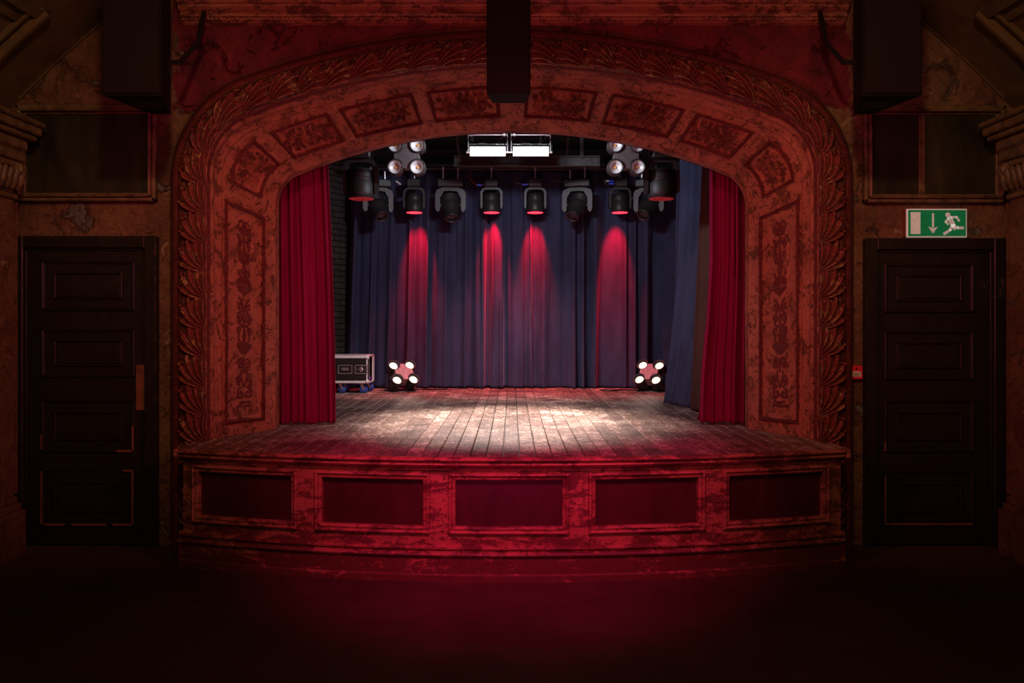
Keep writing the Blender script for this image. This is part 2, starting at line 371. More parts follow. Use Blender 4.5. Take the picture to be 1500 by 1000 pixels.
# ------------------------------------------------------------------ room shell
struct(MB().box(-3.75, 3.75, -1.5, WY, -0.05, 0).build('floor', 'floor'), 'dark concrete auditorium floor with a red sheen below the stage', 'floor')
struct(MB().box(-3.85, -3.75, -1.5, 6.2, -0.05, 3.3).build('wall_left', 'wall'), 'dark peeling side wall at the left edge', 'wall')
struct(MB().box(3.75, 3.85, -1.5, 6.2, -0.05, 3.3).build('wall_right', 'wall'), 'dark peeling side wall at the right edge', 'wall')

# vault profile
def vault_profile():
    R = 6.5; pts = []
    a0 = math.radians(47)
    cx = -3.67+R*math.sin(a0); cz = 3.235-R*math.cos(a0)
    for i in range(25):
        a = math.radians(50)-(math.radians(50)-math.radians(26))*i/24
        pts.append((cx-R*math.sin(a), cz+R*math.cos(a)))
    return pts
VP = vault_profile()
prof = [(-3.95, VP[0][1]-0.08)]+VP+[(-x, z) for x, z in reversed(VP)]+[(3.95, VP[0][1]-0.08)]
prof = [p for i, p in enumerate(prof)]
vm = MB()
ys = (-1.5, WY+0.06)
vs = [(x, y, z) for y in ys for x, z in prof]+[(x*1.0, y, z+0.12) for y in ys for x, z in prof]
n = len(prof)
vm.add(vs, [(i, i+1, n+i+1, n+i) for i in range(n-1)], True)
vm.add(vs, [(2*n+i, 2*n+i+1, 3*n+i+1, 3*n+i) for i in range(n-1)], True)
vm.add(vs, [(i, i+1, 2*n+i+1, 2*n+i) for i in range(n-1)]); vm.add(vs, [(n+i, n+i+1, 3*n+i+1, 3*n+i) for i in range(n-1)])
ceil_o = struct(vm.build('ceiling', 'vault'), 'smoke-stained brown vaulted ceiling', 'ceiling')
def vault_at(x):
    ax = -abs(x)
    for (x0, z0), (x1, z1) in zip(VP, VP[1:]):
        if x0 <= ax <= x1:
            t = (ax-x0)/(x1-x0); return z0+(z1-z0)*t, math.atan2(z1-z0, x1-x0)
    return VP[-1][1], 0
def vault_strip(mb, sgn, xa, xb, ya, yb, h=0.035, n=8):
    """raised strip hugging the vault"""
    P = []
    for i in range(n+1):
        x = xa+(xb-xa)*i/n; z, a = vault_at(x)
        nx, nz = math.sin(a), -math.cos(a)
        for (yy, hh) in ((ya, -0.01), (ya, h*.6), (ya+(yb-ya)*.3, h), (ya+(yb-ya)*.7, h), (yb, h*.6), (yb, -0.01)):
            P.append((sgn*(x+nx*hh)*-1 if sgn > 0 else (x+nx*hh), yy, z+nz*hh))
    fs = [(i*6+k, i*6+k+1, (i+1)*6+k+1, (i+1)*6+k) for i in range(n) for k in range(5)]
    mb.add(P, fs)
for sgn, nm in ((-1, 'left'), (1, 'right')):
    mb = MB()
    vault_strip(mb, sgn, -3.62, -3.14, 5.47, 5.55, 0.05); vault_strip(mb, sgn, -3.62, -3.19, 5.38, 5.42, 0.03)
    vault_strip(mb, sgn, -3.20, -3.14, 3.2, 5.55, 0.05, 3); vault_strip(mb, sgn, -3.27, -3.23, 3.2, 5.42, 0.03, 3)
    vault_strip(mb, sgn, -3.62, -2.6, 6.015, 6.037, 0.008, 20)
    mb.build('ceiling_moulding', 'vault', ceil_o)

# ------------------------------------------------------------------ arch rings
def ring(wp, cp, rp, Rp, Y):
    k = Y/F
    return np.array([wp*k, CH+(HZ-cp)*k, rp*k, Rp*k, Y])
RO2 = ring(500, 44, 160, 1160, 6.045)
RO = ring(497, 47, 158, 1156, 5.86)
RG = ring(490, 54, 152, 1148, 5.83)
RL = ring(449, 94, 96, 1110, 5.88)
RBa = ring(445, 97, 92, 1095, 5.92)
RB = ring(436, 104, 81, 1005, 6.0)
RI = ring(351, 187, 54, 840, 6.49)
RI2 = ring(347, 190, 50, 831, 6.53)
RI3 = RI2.copy(); RI3[4] = 6.64
def ring_pt(rg, tau, zb):
    """rg (...,5), tau (...) in 0..6 -> xyz"""
    w, c, r, R, Y = [rg[..., i] for i in range(5)]
    right = tau > 3; t = np.where(right, 6-tau, tau)
    zc = c-R+np.sqrt((R-r)**2-(w-r)**2); tht = np.arcsin((w-r)/(R-r))
    f1 = np.clip(t, 0, 1); f2 = np.clip(t-1, 0, 1); f3 = np.clip(t-2, 0, 1)
    xv = -w; zv = zb+(zc-zb)*f1
    th = PI/2+(tht-PI/2)*f2; xc = -(w-r)-r*np.sin(th); zc2 = zc+r*np.cos(th)
    th3 = tht*(1-f3); xb = -R*np.sin(th3); zb3 = c-R+R*np.cos(th3)
    x = np.where(t <= 1, xv, np.where(t <= 2, xc, xb)); z = np.where(t <= 1, zv, np.where(t <= 2, zc2, zb3))
    x = np.where(right, -x, x)
    return np.stack([x, Y*np.ones_like(x), z], -1)
def tau_samples(rg, step, zb):
    """arc-length uniform tau along the ring; returns tau, s"""
    tt = np.concatenate([np.linspace(0, 1, 400), np.linspace(1, 2, 200)[1:], np.linspace(2, 4, 800)[1:], np.linspace(4, 5, 200)[1:], np.linspace(5, 6, 400)[1:]])
    p = ring_pt(np.broadcast_to(rg, (len(tt), 5)), tt, zb)
    s = np.concatenate([[0], np.cumsum(np.linalg.norm(np.diff(p, axis=0), axis=1))])
    n = int(s[-1]/step); ss = np.linspace(0, s[-1], n)
    return np.interp(ss, s, tt), ss
def surf(taus, stops, us, zb):
    """stops: list of (u, ring)"""
    uu = np.array([a for a, _ in stops]); RR = np.array([b for _, b in stops])
    rg = np.stack([np.interp(us, uu, RR[:, k]) for k in range(5)], -1)
    T, U = np.meshgrid(taus, us, indexing='ij')
    return ring_pt(np.broadcast_to(rg[None], (len(taus), len(us), 5)), T, zb)
def normals(P):
    a = np.gradient(P, axis=0); b = np.gradient(P, axis=1)
    n = np.cross(a, b); n /= np.linalg.norm(n, axis=-1, keepdims=True)+1e-12
    n[n[..., 1] > 0] *= -1          # towards the auditorium
    return n
arch = thing('proscenium_arch', 'flaking red plaster proscenium arch with leaf border framing the stage', 'proscenium arch', (0, WY, 0))
def arch_grid(name, P, mat, orn=None, fmask=None):
    o = gridmesh(name, P, mat, None, orn, fmask); o.parent = arch; o.matrix_parent_inverse = Matrix.Translation((0, -WY, 0)); return o

# --- leaf moulding
taus, ss = tau_samples(RL, 0.0045, 0.0)
us = np.linspace(0, 1, 60)
P = surf(taus, [(0, RG), (1, RL)], us, 0.0)
Nn = normals(P)
Ltot = ss[-1]; W = 0.215; pitch = 0.205
S, U = np.meshgrid(np.minimum(ss, Ltot-ss), us, indexing='ij')     # symmetric about crown
X = (1-U)*W*0.84                                                         # distance from inner edge
Hh = np.zeros_like(S); rngp = np.random.RandomState(3)
kmax = int(Ltot/2/pitch)+3
def fan(ox, oy, flip, a0, aw, Lmax, nf, curl, amp):
    global Hh
    dy = S-oy; dx = (X-ox)*(-1 if flip else 1)
    sel = (dy > -0.05) & (dy < Lmax+0.08)
    r = np.hypot(dx, dy); ph = np.arctan2(dy, dx+1e-6)-curl*r
    a = (ph-a0)/aw
    ac = np.clip(a, 0, 1)
    Lf = Lmax*(0.62+0.38*np.sin(ac*PI)**0.8)
    q = np.abs(np.sin(PI*nf*a))
    lobes = 0.72+0.28*np.abs(np.sin(PI*nf*a))**0.5+0.05*np.sin(r*140)
    env = np.clip((Lf*lobes-r)/0.014, 0, 1)*np.clip(a*nf*2.5, 0, 1)*np.clip((1-a)*nf*2.5, 0, 1)
    tip = 0.45+0.55*np.clip(r/Lmax, 0, 1)**0.8
    rib = 0.2+0.8*q**0.8
    h = amp*env*tip*rib*(1+0.18*np.cos(4*PI*nf*a))
    h = np.where(sel & (r > 0.008), h, 0)
    Hh = np.where(h > 0.04, np.maximum(h, Hh*0.45), Hh)
for k in range(-2, kmax):
    j = rngp.uniform(-1, 1, 6); oy = k*pitch-0.05
    fan(W+0.01, oy+0.13+j[0]*.01, True, 0.25+j[3]*.1, 1.0, 0.16, 3, -2.6, 0.7)
    fan(0.05+j[1]*.01, oy+0.03, False, 0.75, 1.0, 0.23+j[4]*.02, 4, 1.8, 0.85)
    fan(-0.02, oy+j[2]*.008, False, 0.05+j[5]*.06, 1.15, 0.30, 5, 1.7, 1.0)
bulge = np.sin(U*PI)**0.7
edge = np.clip(np.minimum(U, 1-U)/0.05, 0, 1)
nz_ = (np.sin(S*91+X*55)*np.sin(S*47-X*83))*0.08
D = bulge*0.03+Hh*0.06*edge+nz_*0.025
Pl = P+Nn*D[..., None]
arch_grid('leaf_moulding', Pl, 'leaf', orn=np.clip(Hh*1.1, 0, 1))

# --- outer rim roll
us = np.linspace(0, 1, 14)
taus2, ss2 = tau_samples(RO, 0.02, 0.0)
P = surf(taus2, [(0, RO2), (0.45, RO), (1, RG)], us, 0.0)
D = np.where(us > 0.4, 0.010*np.sin(np.clip((us-0.4)/0.6, 0, 1)*PI)**0.6, 0)[None, :]*np.ones((len(taus2), 1))
arch_grid('outer_rim', P+normals(P)*D[..., None], 'arch', orn=0.5+0*D)

# --- bead moulding
taus3, ss3 = tau_samples(RBa, 0.005, ST)
us = np.linspace(0, 1, 26)
P = surf(taus3, [(0, RL), (0.55, RBa), (1, RB)], us, ST)
S, U = np.meshgrid(ss3, us, indexing='ij')
bd = np.clip(1-((U-0.38)/0.28)**2, 0, 1)**0.5*(0.55+0.45*np.abs(np.sin(S*PI/0.028)))
D = 0.016*bd+0.01*np.clip(1-((U-0.85)/0.12)**2, 0, 1)**0.5
arch_grid('bead_moulding', P+normals(P)*D[..., None], 'arch', orn=np.clip(bd*1.0, 0, 1)*0.9)

# --- splayed reveal with coffers
taus4, ss4 = tau_samples((RB+RI)/2, 0.0048, ST)
us = np.linspace(0, 1, 118)
P = surf(taus4, [(0, RB), (1, RI)], us, ST)
Nn = normals(P)
S, U = np.meshgrid(ss4, us, indexing='ij')
width = np.linalg.norm(P[:, 0]-P[:, -1], axis=1)            # real width per station
mid = P[:, 59]
pxm = CX+F*mid[:, 0]/mid[:, 1]; pym = HZ-F*(mid[:, 2]-CH)/mid[:, 1]
def s_at(px, py): return ss4[np.argmin((pxm-px)**2+(pym-py)**2)]
half = ss4[-1]
cof = []
for a, b in (((631, 158), (731, 150)), ((509, 179), (611, 160)), ((414, 216), (492, 184)), ((361, 278), (395, 228))):
    s0, s1 = s_at(*a), s_at(*b); cof.append((s0, s1, 0.25, 0.80, 'c')); cof.append((half-s1, half-s0, 0.25, 0.80, 'c'))
sp0, sp1 = s_at(358, 618), s_at(358, 306)
cof.append((sp0, sp1, 0.17, 0.85, 'p')); cof.append((half-sp1, half-sp0, 0.17, 0.85, 'p'))
def spiral(cx, cy, r, a0, turns, sg=1, n=40):
    out = []
    for i in range(n):
        t = i/(n-1); a = a0+sg*turns*2*PI*t; rr = r*(1-0.85*t)
        out.append((cx+rr*math.cos(a), cy+rr*math.sin(a)))
    return out
def bez(p0, p1, p2, n=26): return [((1-t)**2*p0[0]+2*t*(1-t)*p1[0]+t*t*p2[0], (1-t)**2*p0[1]+2*t*(1-t)*p1[1]+t*t*p2[1]) for t in [i/(n-1) for i in range(n)]]
def candelabrum():
    """half pattern, x across -1..1, y 0..12 upwards (mirrored later)"""
    c = []
    # foot + base urn
    c += [[(0, .2), (.5, .25), (.9, .2)], [(0, .45), (.6, .5)]]
    c += [spiral(.45, 1.1, .42, PI/2, 1.2, -1), bez((0, 1.0), (.5, .7), (.95, .9)), spiral(.62, 2.05, .36, -PI/2, 1.3, 1), bez((.1, 1.6), (.4, 2.3), (.35, 2.7))]
    c += [spiral(.45, 3.15, .42, PI, 1.4, -1), [(0, 2.6), (0, 3.6)]]
    # bowl
    c += [[(0, 3.9+.12*i), (.32+.16*i, 3.9+.12*i)] for i in range(5)]+[[(0, 4.5), (.9, 4.52)]]
    c += [bez((.1, 4.6), (.95, 4.7), (.55, 5.3)), bez((0, 4.6), (.25, 5.2), (0, 5.6)), spiral(.6, 5.5, .3, -PI/2, 1.2, 1)]
    c += [[(0, 5.7), (.45, 5.75)], bez((.1, 5.8), (1.0, 5.9), (.6, 6.5)), spiral(.5, 6.35, .35, 0, 1.3, 1), [(0, 5.7), (0, 7.0)]]
    c += [spiral(.55, 7.05, .33, -PI/2, 1.1, -1), bez((0, 6.9), (.2, 7.5), (.65, 7.7)), bez((.05, 7.1), (.5, 7.3), (.75, 7.35))]
    # inverted cone cup
    c += [[(0, 8.0+.1*i), (.12+.2*i, 8.0+.1*i)] for i in range(5)]
    c += [spiral(.5, 8.85, .32, -PI/2, 1.2, 1), bez((0, 8.6), (.1, 9.0), (0, 9.4)), bez((.05, 9.1), (.7, 9.2), (.7, 9.6)), bez((.05, 9.3), (.35, 9.8), (.0, 10.1))]
    c += [bez((0, 10.2), (.8, 10.1), (.65, 11.0)), bez((.1, 10.35), (.5, 10.4), (.4, 11.0)), bez((0, 10.3), (.2, 10.7), (.05, 11.05))]
    c += [spiral(.5, 11.45, .28, -PI/2, 1.1, 1), [(0, 10.9), (0, 12.0)], bez((0, 11.7), (.6, 11.6), (.85, 12.0))]
    c += [spiral(.32, 12.5, .25, PI, 1.5, 1), spiral(.0, 12.75, .22, 0, 1.2, 1), bez((.1, 12.2), (.75, 12.3), (.7, 12.8)), bez((0, 12.9), (.4, 13.3), (.6, 12.9))]
    return c
def coffer_scroll(rs):
    c = []
    c += [spiral(0, 0, .32, rs.uniform(0, 6), 1.6, 1)]
    c += [spiral(x_, y_, .13, rs.uniform(0, 6), 1.2, 1) for x_, y_ in ((.2, .62), (.62, .7), (1.0, .62), (.2, -.62), (.62, -.7), (1.0, -.62), (1.42, .35), (1.42, -.35))]
    for (cx, cy) in ((.42, .3), (.42, -.3), (.8, 0.35), (.8, -.35), (1.15, .1)):
        c.append(spiral(cx+rs.uniform(-.05, .05), cy+rs.uniform(-.06, .06), rs.uniform(.2, .28), rs.uniform(0, 6), rs.uniform(1., 1.6), rs.choice([-1, 1])))
    for i in range(7):
        a = (rs.uniform(0, 1.3), rs.uniform(-.5, .5)); b = (a[0]+rs.uniform(-.3, .3), a[1]+rs.uniform(-.3, .3))
        c.append(bez(a, (a[0]+rs.uniform(-.3, .3), a[1]+rs.uniform(-.3, .3)), b, 12))
    return c
H = np.zeros_like(S); ORN = np.zeros_like(S)
RES = 0.0048
lab = np.zeros(S.shape, int)
for ci, (s0, s1, u0, u1, kind) in enumerate(cof):
    im = (S >= s0-0.03) & (S <= s1+0.03)
    Wd = width[:, None]*np.ones_like(S)
    # local metric coordinates
    ls = (S-(s0+s1)/2); lu = (U-(u0+u1)/2)*Wd
    hs = (s1-s0)/2; hu = (u1-u0)/2*Wd
    # splay: outer side is longer than the mid line in the arch head, coordinates stay parametric
    d = np.maximum(np.abs(ls)-hs, np.abs(lu)-hu)             # <0 inside
    fr = np.exp(-((d+0.010)/0.011)**2)
    rope = 0.7+0.3*np.sin((ls+lu)*2*PI/0.020)
    fr2 = np.exp(-((d+0.034)/0.005)**2)
    h = fr*rope*0.024+fr2*0.008
    inside = 1/(1+np.exp((d+0.022)/0.004))
    h = h-inside*0.012
    o = fr*0.85
    if kind == 'c':
        rs = np.random.RandomState(ci*5+1)
        pts = []
        sc_ = 0.10
        for c in coffer_scroll(rs):
            for x, y in c: pts += [(x*sc_*1.35, y*sc_*1.3), (-x*sc_*1.35, y*sc_*1.3)]
        corner = ci in (6, 7)
        if corner: pts = [(p[0]*0.62, p[1]) for p in pts]
    else:
        pts = []
        right = ci == 9
        ky = (2*hs.max() if hasattr(hs, 'max') else 2*hs)*0.90/13.4
        for c in candelabrum():
            for (x0, y0), (x1, y1) in zip(c, c[1:]):
                L_ = math.hypot(x1-x0, y1-y0); n_ = max(1, int(L_/0.06))
                for i in range(n_):
                    t = i/n_; x = x0+(x1-x0)*t; y = y0+(y1-y0)*t
                    yy = (y-6.55)*ky; yy = -yy if right else yy
                    pts += [(yy, x*0.078), (yy, -x*0.078)]
    ii = np.where(im.any(axis=1))[0]; i0, i1 = ii[0], ii[-1]+1
    pts = np.array(pts)
    A = ls[i0:i1]; B = lu[i0:i1]; dm = np.full(A.shape, 9.0)
    for j in range(0, A.shape[0], 40):
        a = A[j:j+40][..., None]; b = B[j:j+40][..., None]
        lo, hi = A[j:j+40].min()-0.05, A[j:j+40].max()+0.05
        pp = pts[(pts[:, 0] > lo) & (pts[:, 0] < hi)]
        if len(pp) == 0: continue
        dm[j:j+40] = np.sqrt(((a-pp[:, 0])**2+(b-pp[:, 1])**2).min(-1))
    wln = 0.0062 if kind == 'p' else 0.0075
    g = np.exp(-(dm/wln)**2)
    hh = h[i0:i1]; oo = o[i0:i1]
    hh = hh+g*(0.008 if kind == 'p' else 0.022); oo = np.maximum(oo, g*(1.0 if kind == 'p' else 0.25))
    m_ = im[i0:i1]
    H[i0:i1] = np.where(m_, H[i0:i1]+hh, H[i0:i1]); ORN[i0:i1] = np.where(m_, np.maximum(ORN[i0:i1], oo), ORN[i0:i1])
    lab[(d <= 0.012) & im] = ci+1
# smooth long bands
H += 0.006*np.exp(-((U-0.10)/0.015)**2)-0.004*np.exp(-((U-0.14)/0.012)**2)
Pr = P+Nn*H[..., None]
fl = np.minimum(np.minimum(lab[:-1, :-1], lab[1:, :-1]), np.minimum(lab[:-1, 1:], lab[1:, 1:]))
arch_grid('splayed_reveal', Pr, 'arch', ORN, fl == 0)
for ci in range(len(cof)):
    o = arch_grid('coffer' if cof[ci][4] == 'c' else 'ornamental_panel', Pr, 'arch', ORN, fl == ci+1)
    if cof[ci][4] == 'p': o['label'] = 'tall panel with dark red candelabrum ornament'
# inner lip
us = np.linspace(0, 1, 16)
taus5, ss5 = tau_samples(RI, 0.02, ST)
P = surf(taus5, [(0, RI), (0.4, RI2), (1, RI3)], us, ST)
D = np.where(us < 0.5, 0.012*np.sin(np.clip(us/0.5, 0, 1)*PI), 0)[None, :]*np.ones((len(taus5), 1))
arch_grid('inner_lip', P+normals(P)*D[..., None], 'arch', orn=np.zeros(D.shape))

# --- wall with the arch hole (front sheet and rear sheet joined as a solid band)
def wall_hole(y, rg, zb, hx, ztop):
    tt = tau_samples(rg, 0.05, zb)[0]
    p = ring_pt(np.broadcast_to(rg, (len(tt), 5)), tt, zb)
    inn = [(a[0], a[2]) for a in p]; out = []
    for (x, z), t in zip(inn, tt):
        if t <= 1 or t >= 5: out.append((math.copysign(hx, x), z))
        else:
            z0 = 2.3; dx, dz = x, z-z0; k = min(hx/abs(dx) if abs(dx) > 1e-6 else 1e9, (ztop-z0)/dz if dz > 1e-6 else 1e9)
            out.append((x*k, z0+dz*k))
    return inn, out
inn, out = wall_hole(WY, RO2, 0.0, 3.85, 4.75)
wm = MB()
for y, flip in ((WY, 0), (WY+0.12, 1)):
    vs = [(x, y, z) for x, z in inn]+[(x, y, z) for x, z in out]; n = len(inn)
    wm.add(vs, [(i, i+1, n+i+1, n+i) for i in range(n-1)])
wall_rear = struct(wm.build('wall_rear', 'wall'), 'peeling brown and crimson plaster wall around the stage arch', 'wall')
# stage house shell
inn, out = wall_hole(6.66, RI3, ST, 3.0, 4.75)
wm = MB(); n = len(inn)
wm.add([(x, 6.655, z) for x, z in inn]+[(x, 6.655, z) for x, z in out], [(i, i+1, n+i+1, n+i) for i in range(n-1)])
struct(wm.build('wall_stage_front', 'blackpaint'), 'back face of the proscenium wall inside the stage', 'wall')
struct(MB().box(-3.0, 3.0, 11.0, 11.1, ST-0.1, 4.2).build('wall_stage_rear', 'blackpaint'), 'black wall behind the blue backdrop', 'wall')
struct(MB().box(2.9, 3.0, 6.66, 11.0, ST-0.1, 4.2).build('wall_stage_right', 'blackpaint'), 'black stage wall behind the right drapes', 'wall')
# left brick wall: straight, then turning in behind the case
def brickwall():
    path = [(-2.72, 6.7), (-2.72, 9.55), (-2.16, 10.6), (-2.16, 11.0)]
    me = bpy.data.meshes.new('wall_stage_left'); vs = []; fs = []; uv = []
    d = 0
    for (a, b) in zip(path, path[1:]):
        L = math.hypot(b[0]-a[0], b[1]-a[1]); o = len(vs)
        vs += [(a[0], a[1], ST), (b[0], b[1], ST), (b[0], b[1], 4.0), (a[0], a[1], 4.0)]
        fs.append((o, o+1, o+2, o+3)); uv += [(d, 0), (d+L, 0), (d+L, 3.2), (d, 3.2)]; d += L
    for (a, b) in zip(path, path[1:]):
        o = len(vs); L = 1
        vs += [(a[0]-.2, a[1]+.05, ST), (b[0]-.2, b[1]+.05, ST), (b[0]-.2, b[1]+.05, 4.0), (a[0]-.2, a[1]+.05, 4.0)]
        fs.append((o, o+1, o+2, o+3)); uv += [(0, 0), (1, 0), (1, 1), (0, 1)]
    me.from_pydata(vs, [], fs); l = me.uv_layers.new(name='UVMap')
    for i, c in enumerate(uv): l.data[i].uv = c
    me.materials.append(M['brick']); o = bpy.data.objects.new('wall_stage_left', me); COL.objects.link(o); return o
struct(brickwall(), 'black painted brick wall at the left of the stage', 'wall')
struct(MB().box(-3.0, 3.0, 6.66, 11.0, 3.95, 4.05).build('ceiling_stage', 'blackpaint'), 'black ceiling above the lighting rig', 'ceiling')

# ------------------------------------------------------------------ stage
stage = thing('stage', 'low curved wooden stage with worn boards and flaking red panelled front', 'stage', (0, 6.0, 0))
def under(o, parent):
    o.parent = parent
    o.matrix_parent_inverse = Matrix.Translation(-Vector(parent.location)); return o
RS = 7.34; CYS = 5.2+RS
def arcpt(a, off): return ((RS+off)*math.sin(a), CYS-(RS+off)*math.cos(a))   # off>0 is towards the auditorium
AE = math.asin(2.225/RS)
def arc_sweep(mb, a0, a1, prof, n=60, endcaps=True):
    """prof: list (off, z) open polyline swept along the arc"""
    m = len(prof); vs = []
    for i in range(n+1):
        a = a0+(a1-a0)*i/n
        for off, z in prof:
            x, y = arcpt(a, off); vs.append((x, y, z))
    mb.add(vs, [(i*m+k, i*m+k+1, (i+1)*m+k+1, (i+1)*m+k) for i in range(n) for k in range(m-1)])
    if endcaps:
        mb.add(vs, [tuple(range(m)), tuple(range(n*m, n*m+m))])
def px2a(px):
    lo, hi = -AE*1.1, AE*1.1
    for _ in range(40):
        mid_ = (lo+hi)/2; x, y = arcpt(mid_, 0)
        if CX+F*x/y < px: lo = mid_
        else: hi = mid_
    return lo
zz = lambda py, Y=5.2: wz(py, Y)
# boards (planks run front to back)
bm_v = []; bm_f = []; pk = []
pw = 0.1052; k0 = int(2.9/pw)
rp = random.Random(4)
def clipx(x):                      # front Y limit at x
    if abs(x) < 2.27: return CYS-math.sqrt((RS+0.035)**2-x*x)
    return 6.2
mbp = MB(); planks = []
for k in range(-k0, k0):
    x0 = k*pw+pw*0.45; x1 = x0+pw
    for (xa, xb) in ((x0+0.0035, x1-0.0035),):
        if xb <= -2.27 or xa >= 2.27:
            yf = 6.55
            if xb > 2.27+0: pass
        else:
            xa = max(xa, -2.265) if xa < -2.265 < xb else xa; xb = min(xb, 2.265) if xa < 2.265 < xb else xb
            yf = None
        ya = 6.66 if yf else clipx(xa); yb = 6.66 if yf else clipx(xb)
        # segment each plank in lengths
        ycuts = [None]+sorted([rp.uniform(6.8, 10.4)])+[10.98]
        prev = None
        for j in range(2):
            fa, fb = (ya, yb) if j == 0 else (ycuts[1]+0.002, ycuts[1]+0.002)
            ra = ycuts[1]-0.002 if j == 0 else 10.98
            dz = rp.uniform(-0.0015, 0.0); b_ = 0.0035
            zt = ST+dz
            vs = [(xa, fa, zt-0.03), (xb, fb, zt-0.03), (xb, ra, zt-0.03), (xa, ra, zt-0.03),
                  (xa, fa, zt-b_), (xb, fb, zt-b_), (xb, ra, zt-b_), (xa, ra, zt-b_),
                  (xa+b_, fa+b_, zt), (xb-b_, fb+b_, zt), (xb-b_, ra, zt), (xa+b_, ra, zt)]
            fs = [(0, 3, 2, 1)]+[(i, (i+1) % 4, 4+(i+1) % 4, 4+i) for i in range(4)]+[(4+i, 4+(i+1) % 4, 8+(i+1) % 4, 8+i) for i in range(4)]+[(8, 9, 10, 11)]
            mbp.add(vs, fs); planks += [rp.random()]*12
bo = mbp.build('stage_boards', 'boards')
at = bo.data.attributes.new('plank', 'FLOAT', 'POINT'); at.data.foreach_set('value', planks)
under(bo, stage)
ds = MB(); ds.prismz([arcpt(-AE+2*AE*i/40, 0.0) for i in range(41)]+[(2.26, 6.66), (-2.26, 6.66)], ST-0.05, ST-0.029)
ds.box(-2.9, 2.9, 6.66, 10.98, ST-0.06, ST-0.031)
under(ds.build('sub_deck', 'black'), stage)
# lip
lip = MB()
zl = ST
lipprof = [(0.02, zl+0.001), (0.045, zl+0.001), (0.062, zl-0.006), (0.068, zl-0.015), (0.062, zl-0.024), (0.048, zl-0.029), (0.045, zl-0.034), (0.05, zl-0.04), (0.052, zl-0.048), (0.045, zl-0.056), (0.02, zl-0.060), (0.015, zl-0.075), (-0.02, zl-0.075)]
arc_sweep(lip, -AE, AE, lipprof)
for sg in (-1, 1):   # side return of the lip
    x0, y0 = arcpt(sg*AE, 0.06)
    lip.box(min(x0, x0+sg*0.03), max(x0, x0+sg*0.03), y0, 6.02, zl-0.06, zl, 0.006)
under(lip.build('lip_moulding', 'fascia'), stage)
# fascia body
PZ0, PZ1 = zz(773), zz(702)
fas = MB()
panels = [(294, 424), (474, 617), (670, 821), (875, 1020), (1071, 1202)]
pa = [(px2a(a-4), px2a(b+4)) for a, b in panels]
edges = [-AE]+[e for p in pa for e in p]+[AE]
arc_sweep(fas, -AE, AE, [(0, ST-0.06), (0, PZ1), (-0.03, PZ1)])
arc_sweep(fas, -AE, AE, [(-0.03, PZ0), (0, PZ0), (0, 0.0)])
for i in range(0, len(edges), 2): arc_sweep(fas, edges[i], edges[i+1], [(0, PZ1), (0, PZ0)], 8, False)
for a0, a1 in pa:
    for a in (a0, a1):
        x0, y0 = arcpt(a, 0); x1, y1 = arcpt(a, -0.03)
        fas.add([(x0, y0, PZ0), (x1, y1, PZ0), (x1, y1, PZ1), (x0, y0, PZ1)], [(0, 1, 2, 3)])
for sg in (-1, 1):
    x0, y0 = arcpt(sg*AE, 0)
    fas.add([(x0, y0, 0), (x0, 6.02, 0), (x0, 6.02, ST-0.06), (x0, y0, ST-0.06)], [(0, 1, 2, 3)])
under(fas.build('front_fascia', 'fascia'), stage)
# recessed panels with frames
def arc_frame(mb, a0, a1, z0, z1, prof):
    """prof: (inset, off): inset measured outwards from the opening edge"""
    nA = 24; m = len(prof); loop = []
    for i in range(nA+1): loop.append((0, a0+(a1-a0)*i/nA, z0, 0 if 0 < i < nA else (-1 if i == 0 else 1), -1))
    for i in range(nA+1): loop.append((0, a1+(a0-a1)*i/nA, z1, 0 if 0 < i < nA else (1 if i == 0 else -1), 1))
    vs = []
    for (_, a, z, sa, sz) in loop:
        for ins, off in prof:
            x, y = arcpt(a+sa*ins/RS, off); vs.append((x, y, z+sz*ins))
    L = len(loop)
    mb.add(vs, [(i*m+k, i*m+k+1, ((i+1) % L)*m+k+1, ((i+1) % L)*m+k) for i in range(L) for k in range(m-1)])
for i, (a0, a1) in enumerate(pa):
    pm = MB(); arc_sweep(pm, a0, a1, [(-0.045, PZ1), (-0.027, PZ1), (-0.027, PZ0), (-0.045, PZ0)], 16)
    po = under(pm.build('recessed_panel', 'dark_panel'), stage); po['label'] = 'dark stained recessed panel'
    fm = MB(); arc_frame(fm, a0, a1, PZ0, PZ1, [(-0.006, -0.03), (-0.006, 0.006), (0.0, 0.012), (0.008, 0.014), (0.013, 0.006), (0.017, 0.006), (0.020, 0.02), (0.028, 0.026), (0.036, 0.022), (0.041, 0.008), (0.042, -0.002)])
    fo = fm.build('panel_frame', 'fascia'); fo.parent = po; fo.matrix_parent_inverse = (stage.matrix_world @ po.matrix_basis).inverted() if False else Matrix.Identity(4)
# torus and plinth
pl = MB(); z1 = zz(801, 5.17)
arc_sweep(pl, -AE-0.002, AE+0.002, [(-0.01, z1+0.006), (0.02, z1), (0.03, z1-0.008), (0.03, z1-0.018), (0.016, z1-0.026), (0.014, z1-0.032), (0.034, z1-0.040), (0.042, z1-0.052), (0.038, z1-0.062), (0.022, z1-0.070), (0.022, 0.05), (0.034, 0.04), (0.034, 0.0)])
for sg in (-1, 1):
    x0, y0 = arcpt(sg*AE, 0.0)
    pl.box(min(x0, x0+sg*0.03), max(x0, x0+sg*0.03), y0-0.02, 6.02, 0, z1-0.03, 0.004)
under(pl.build('plinth', 'fascia'), stage)
fr = MB(); arc_sweep(fr, -AE, AE, [(0, ST-0.075), (0.012, ST-0.078), (0.012, ST-0.088), (0, ST-0.092)])
under(fr.build('frieze_bead', 'fascia'), stage)

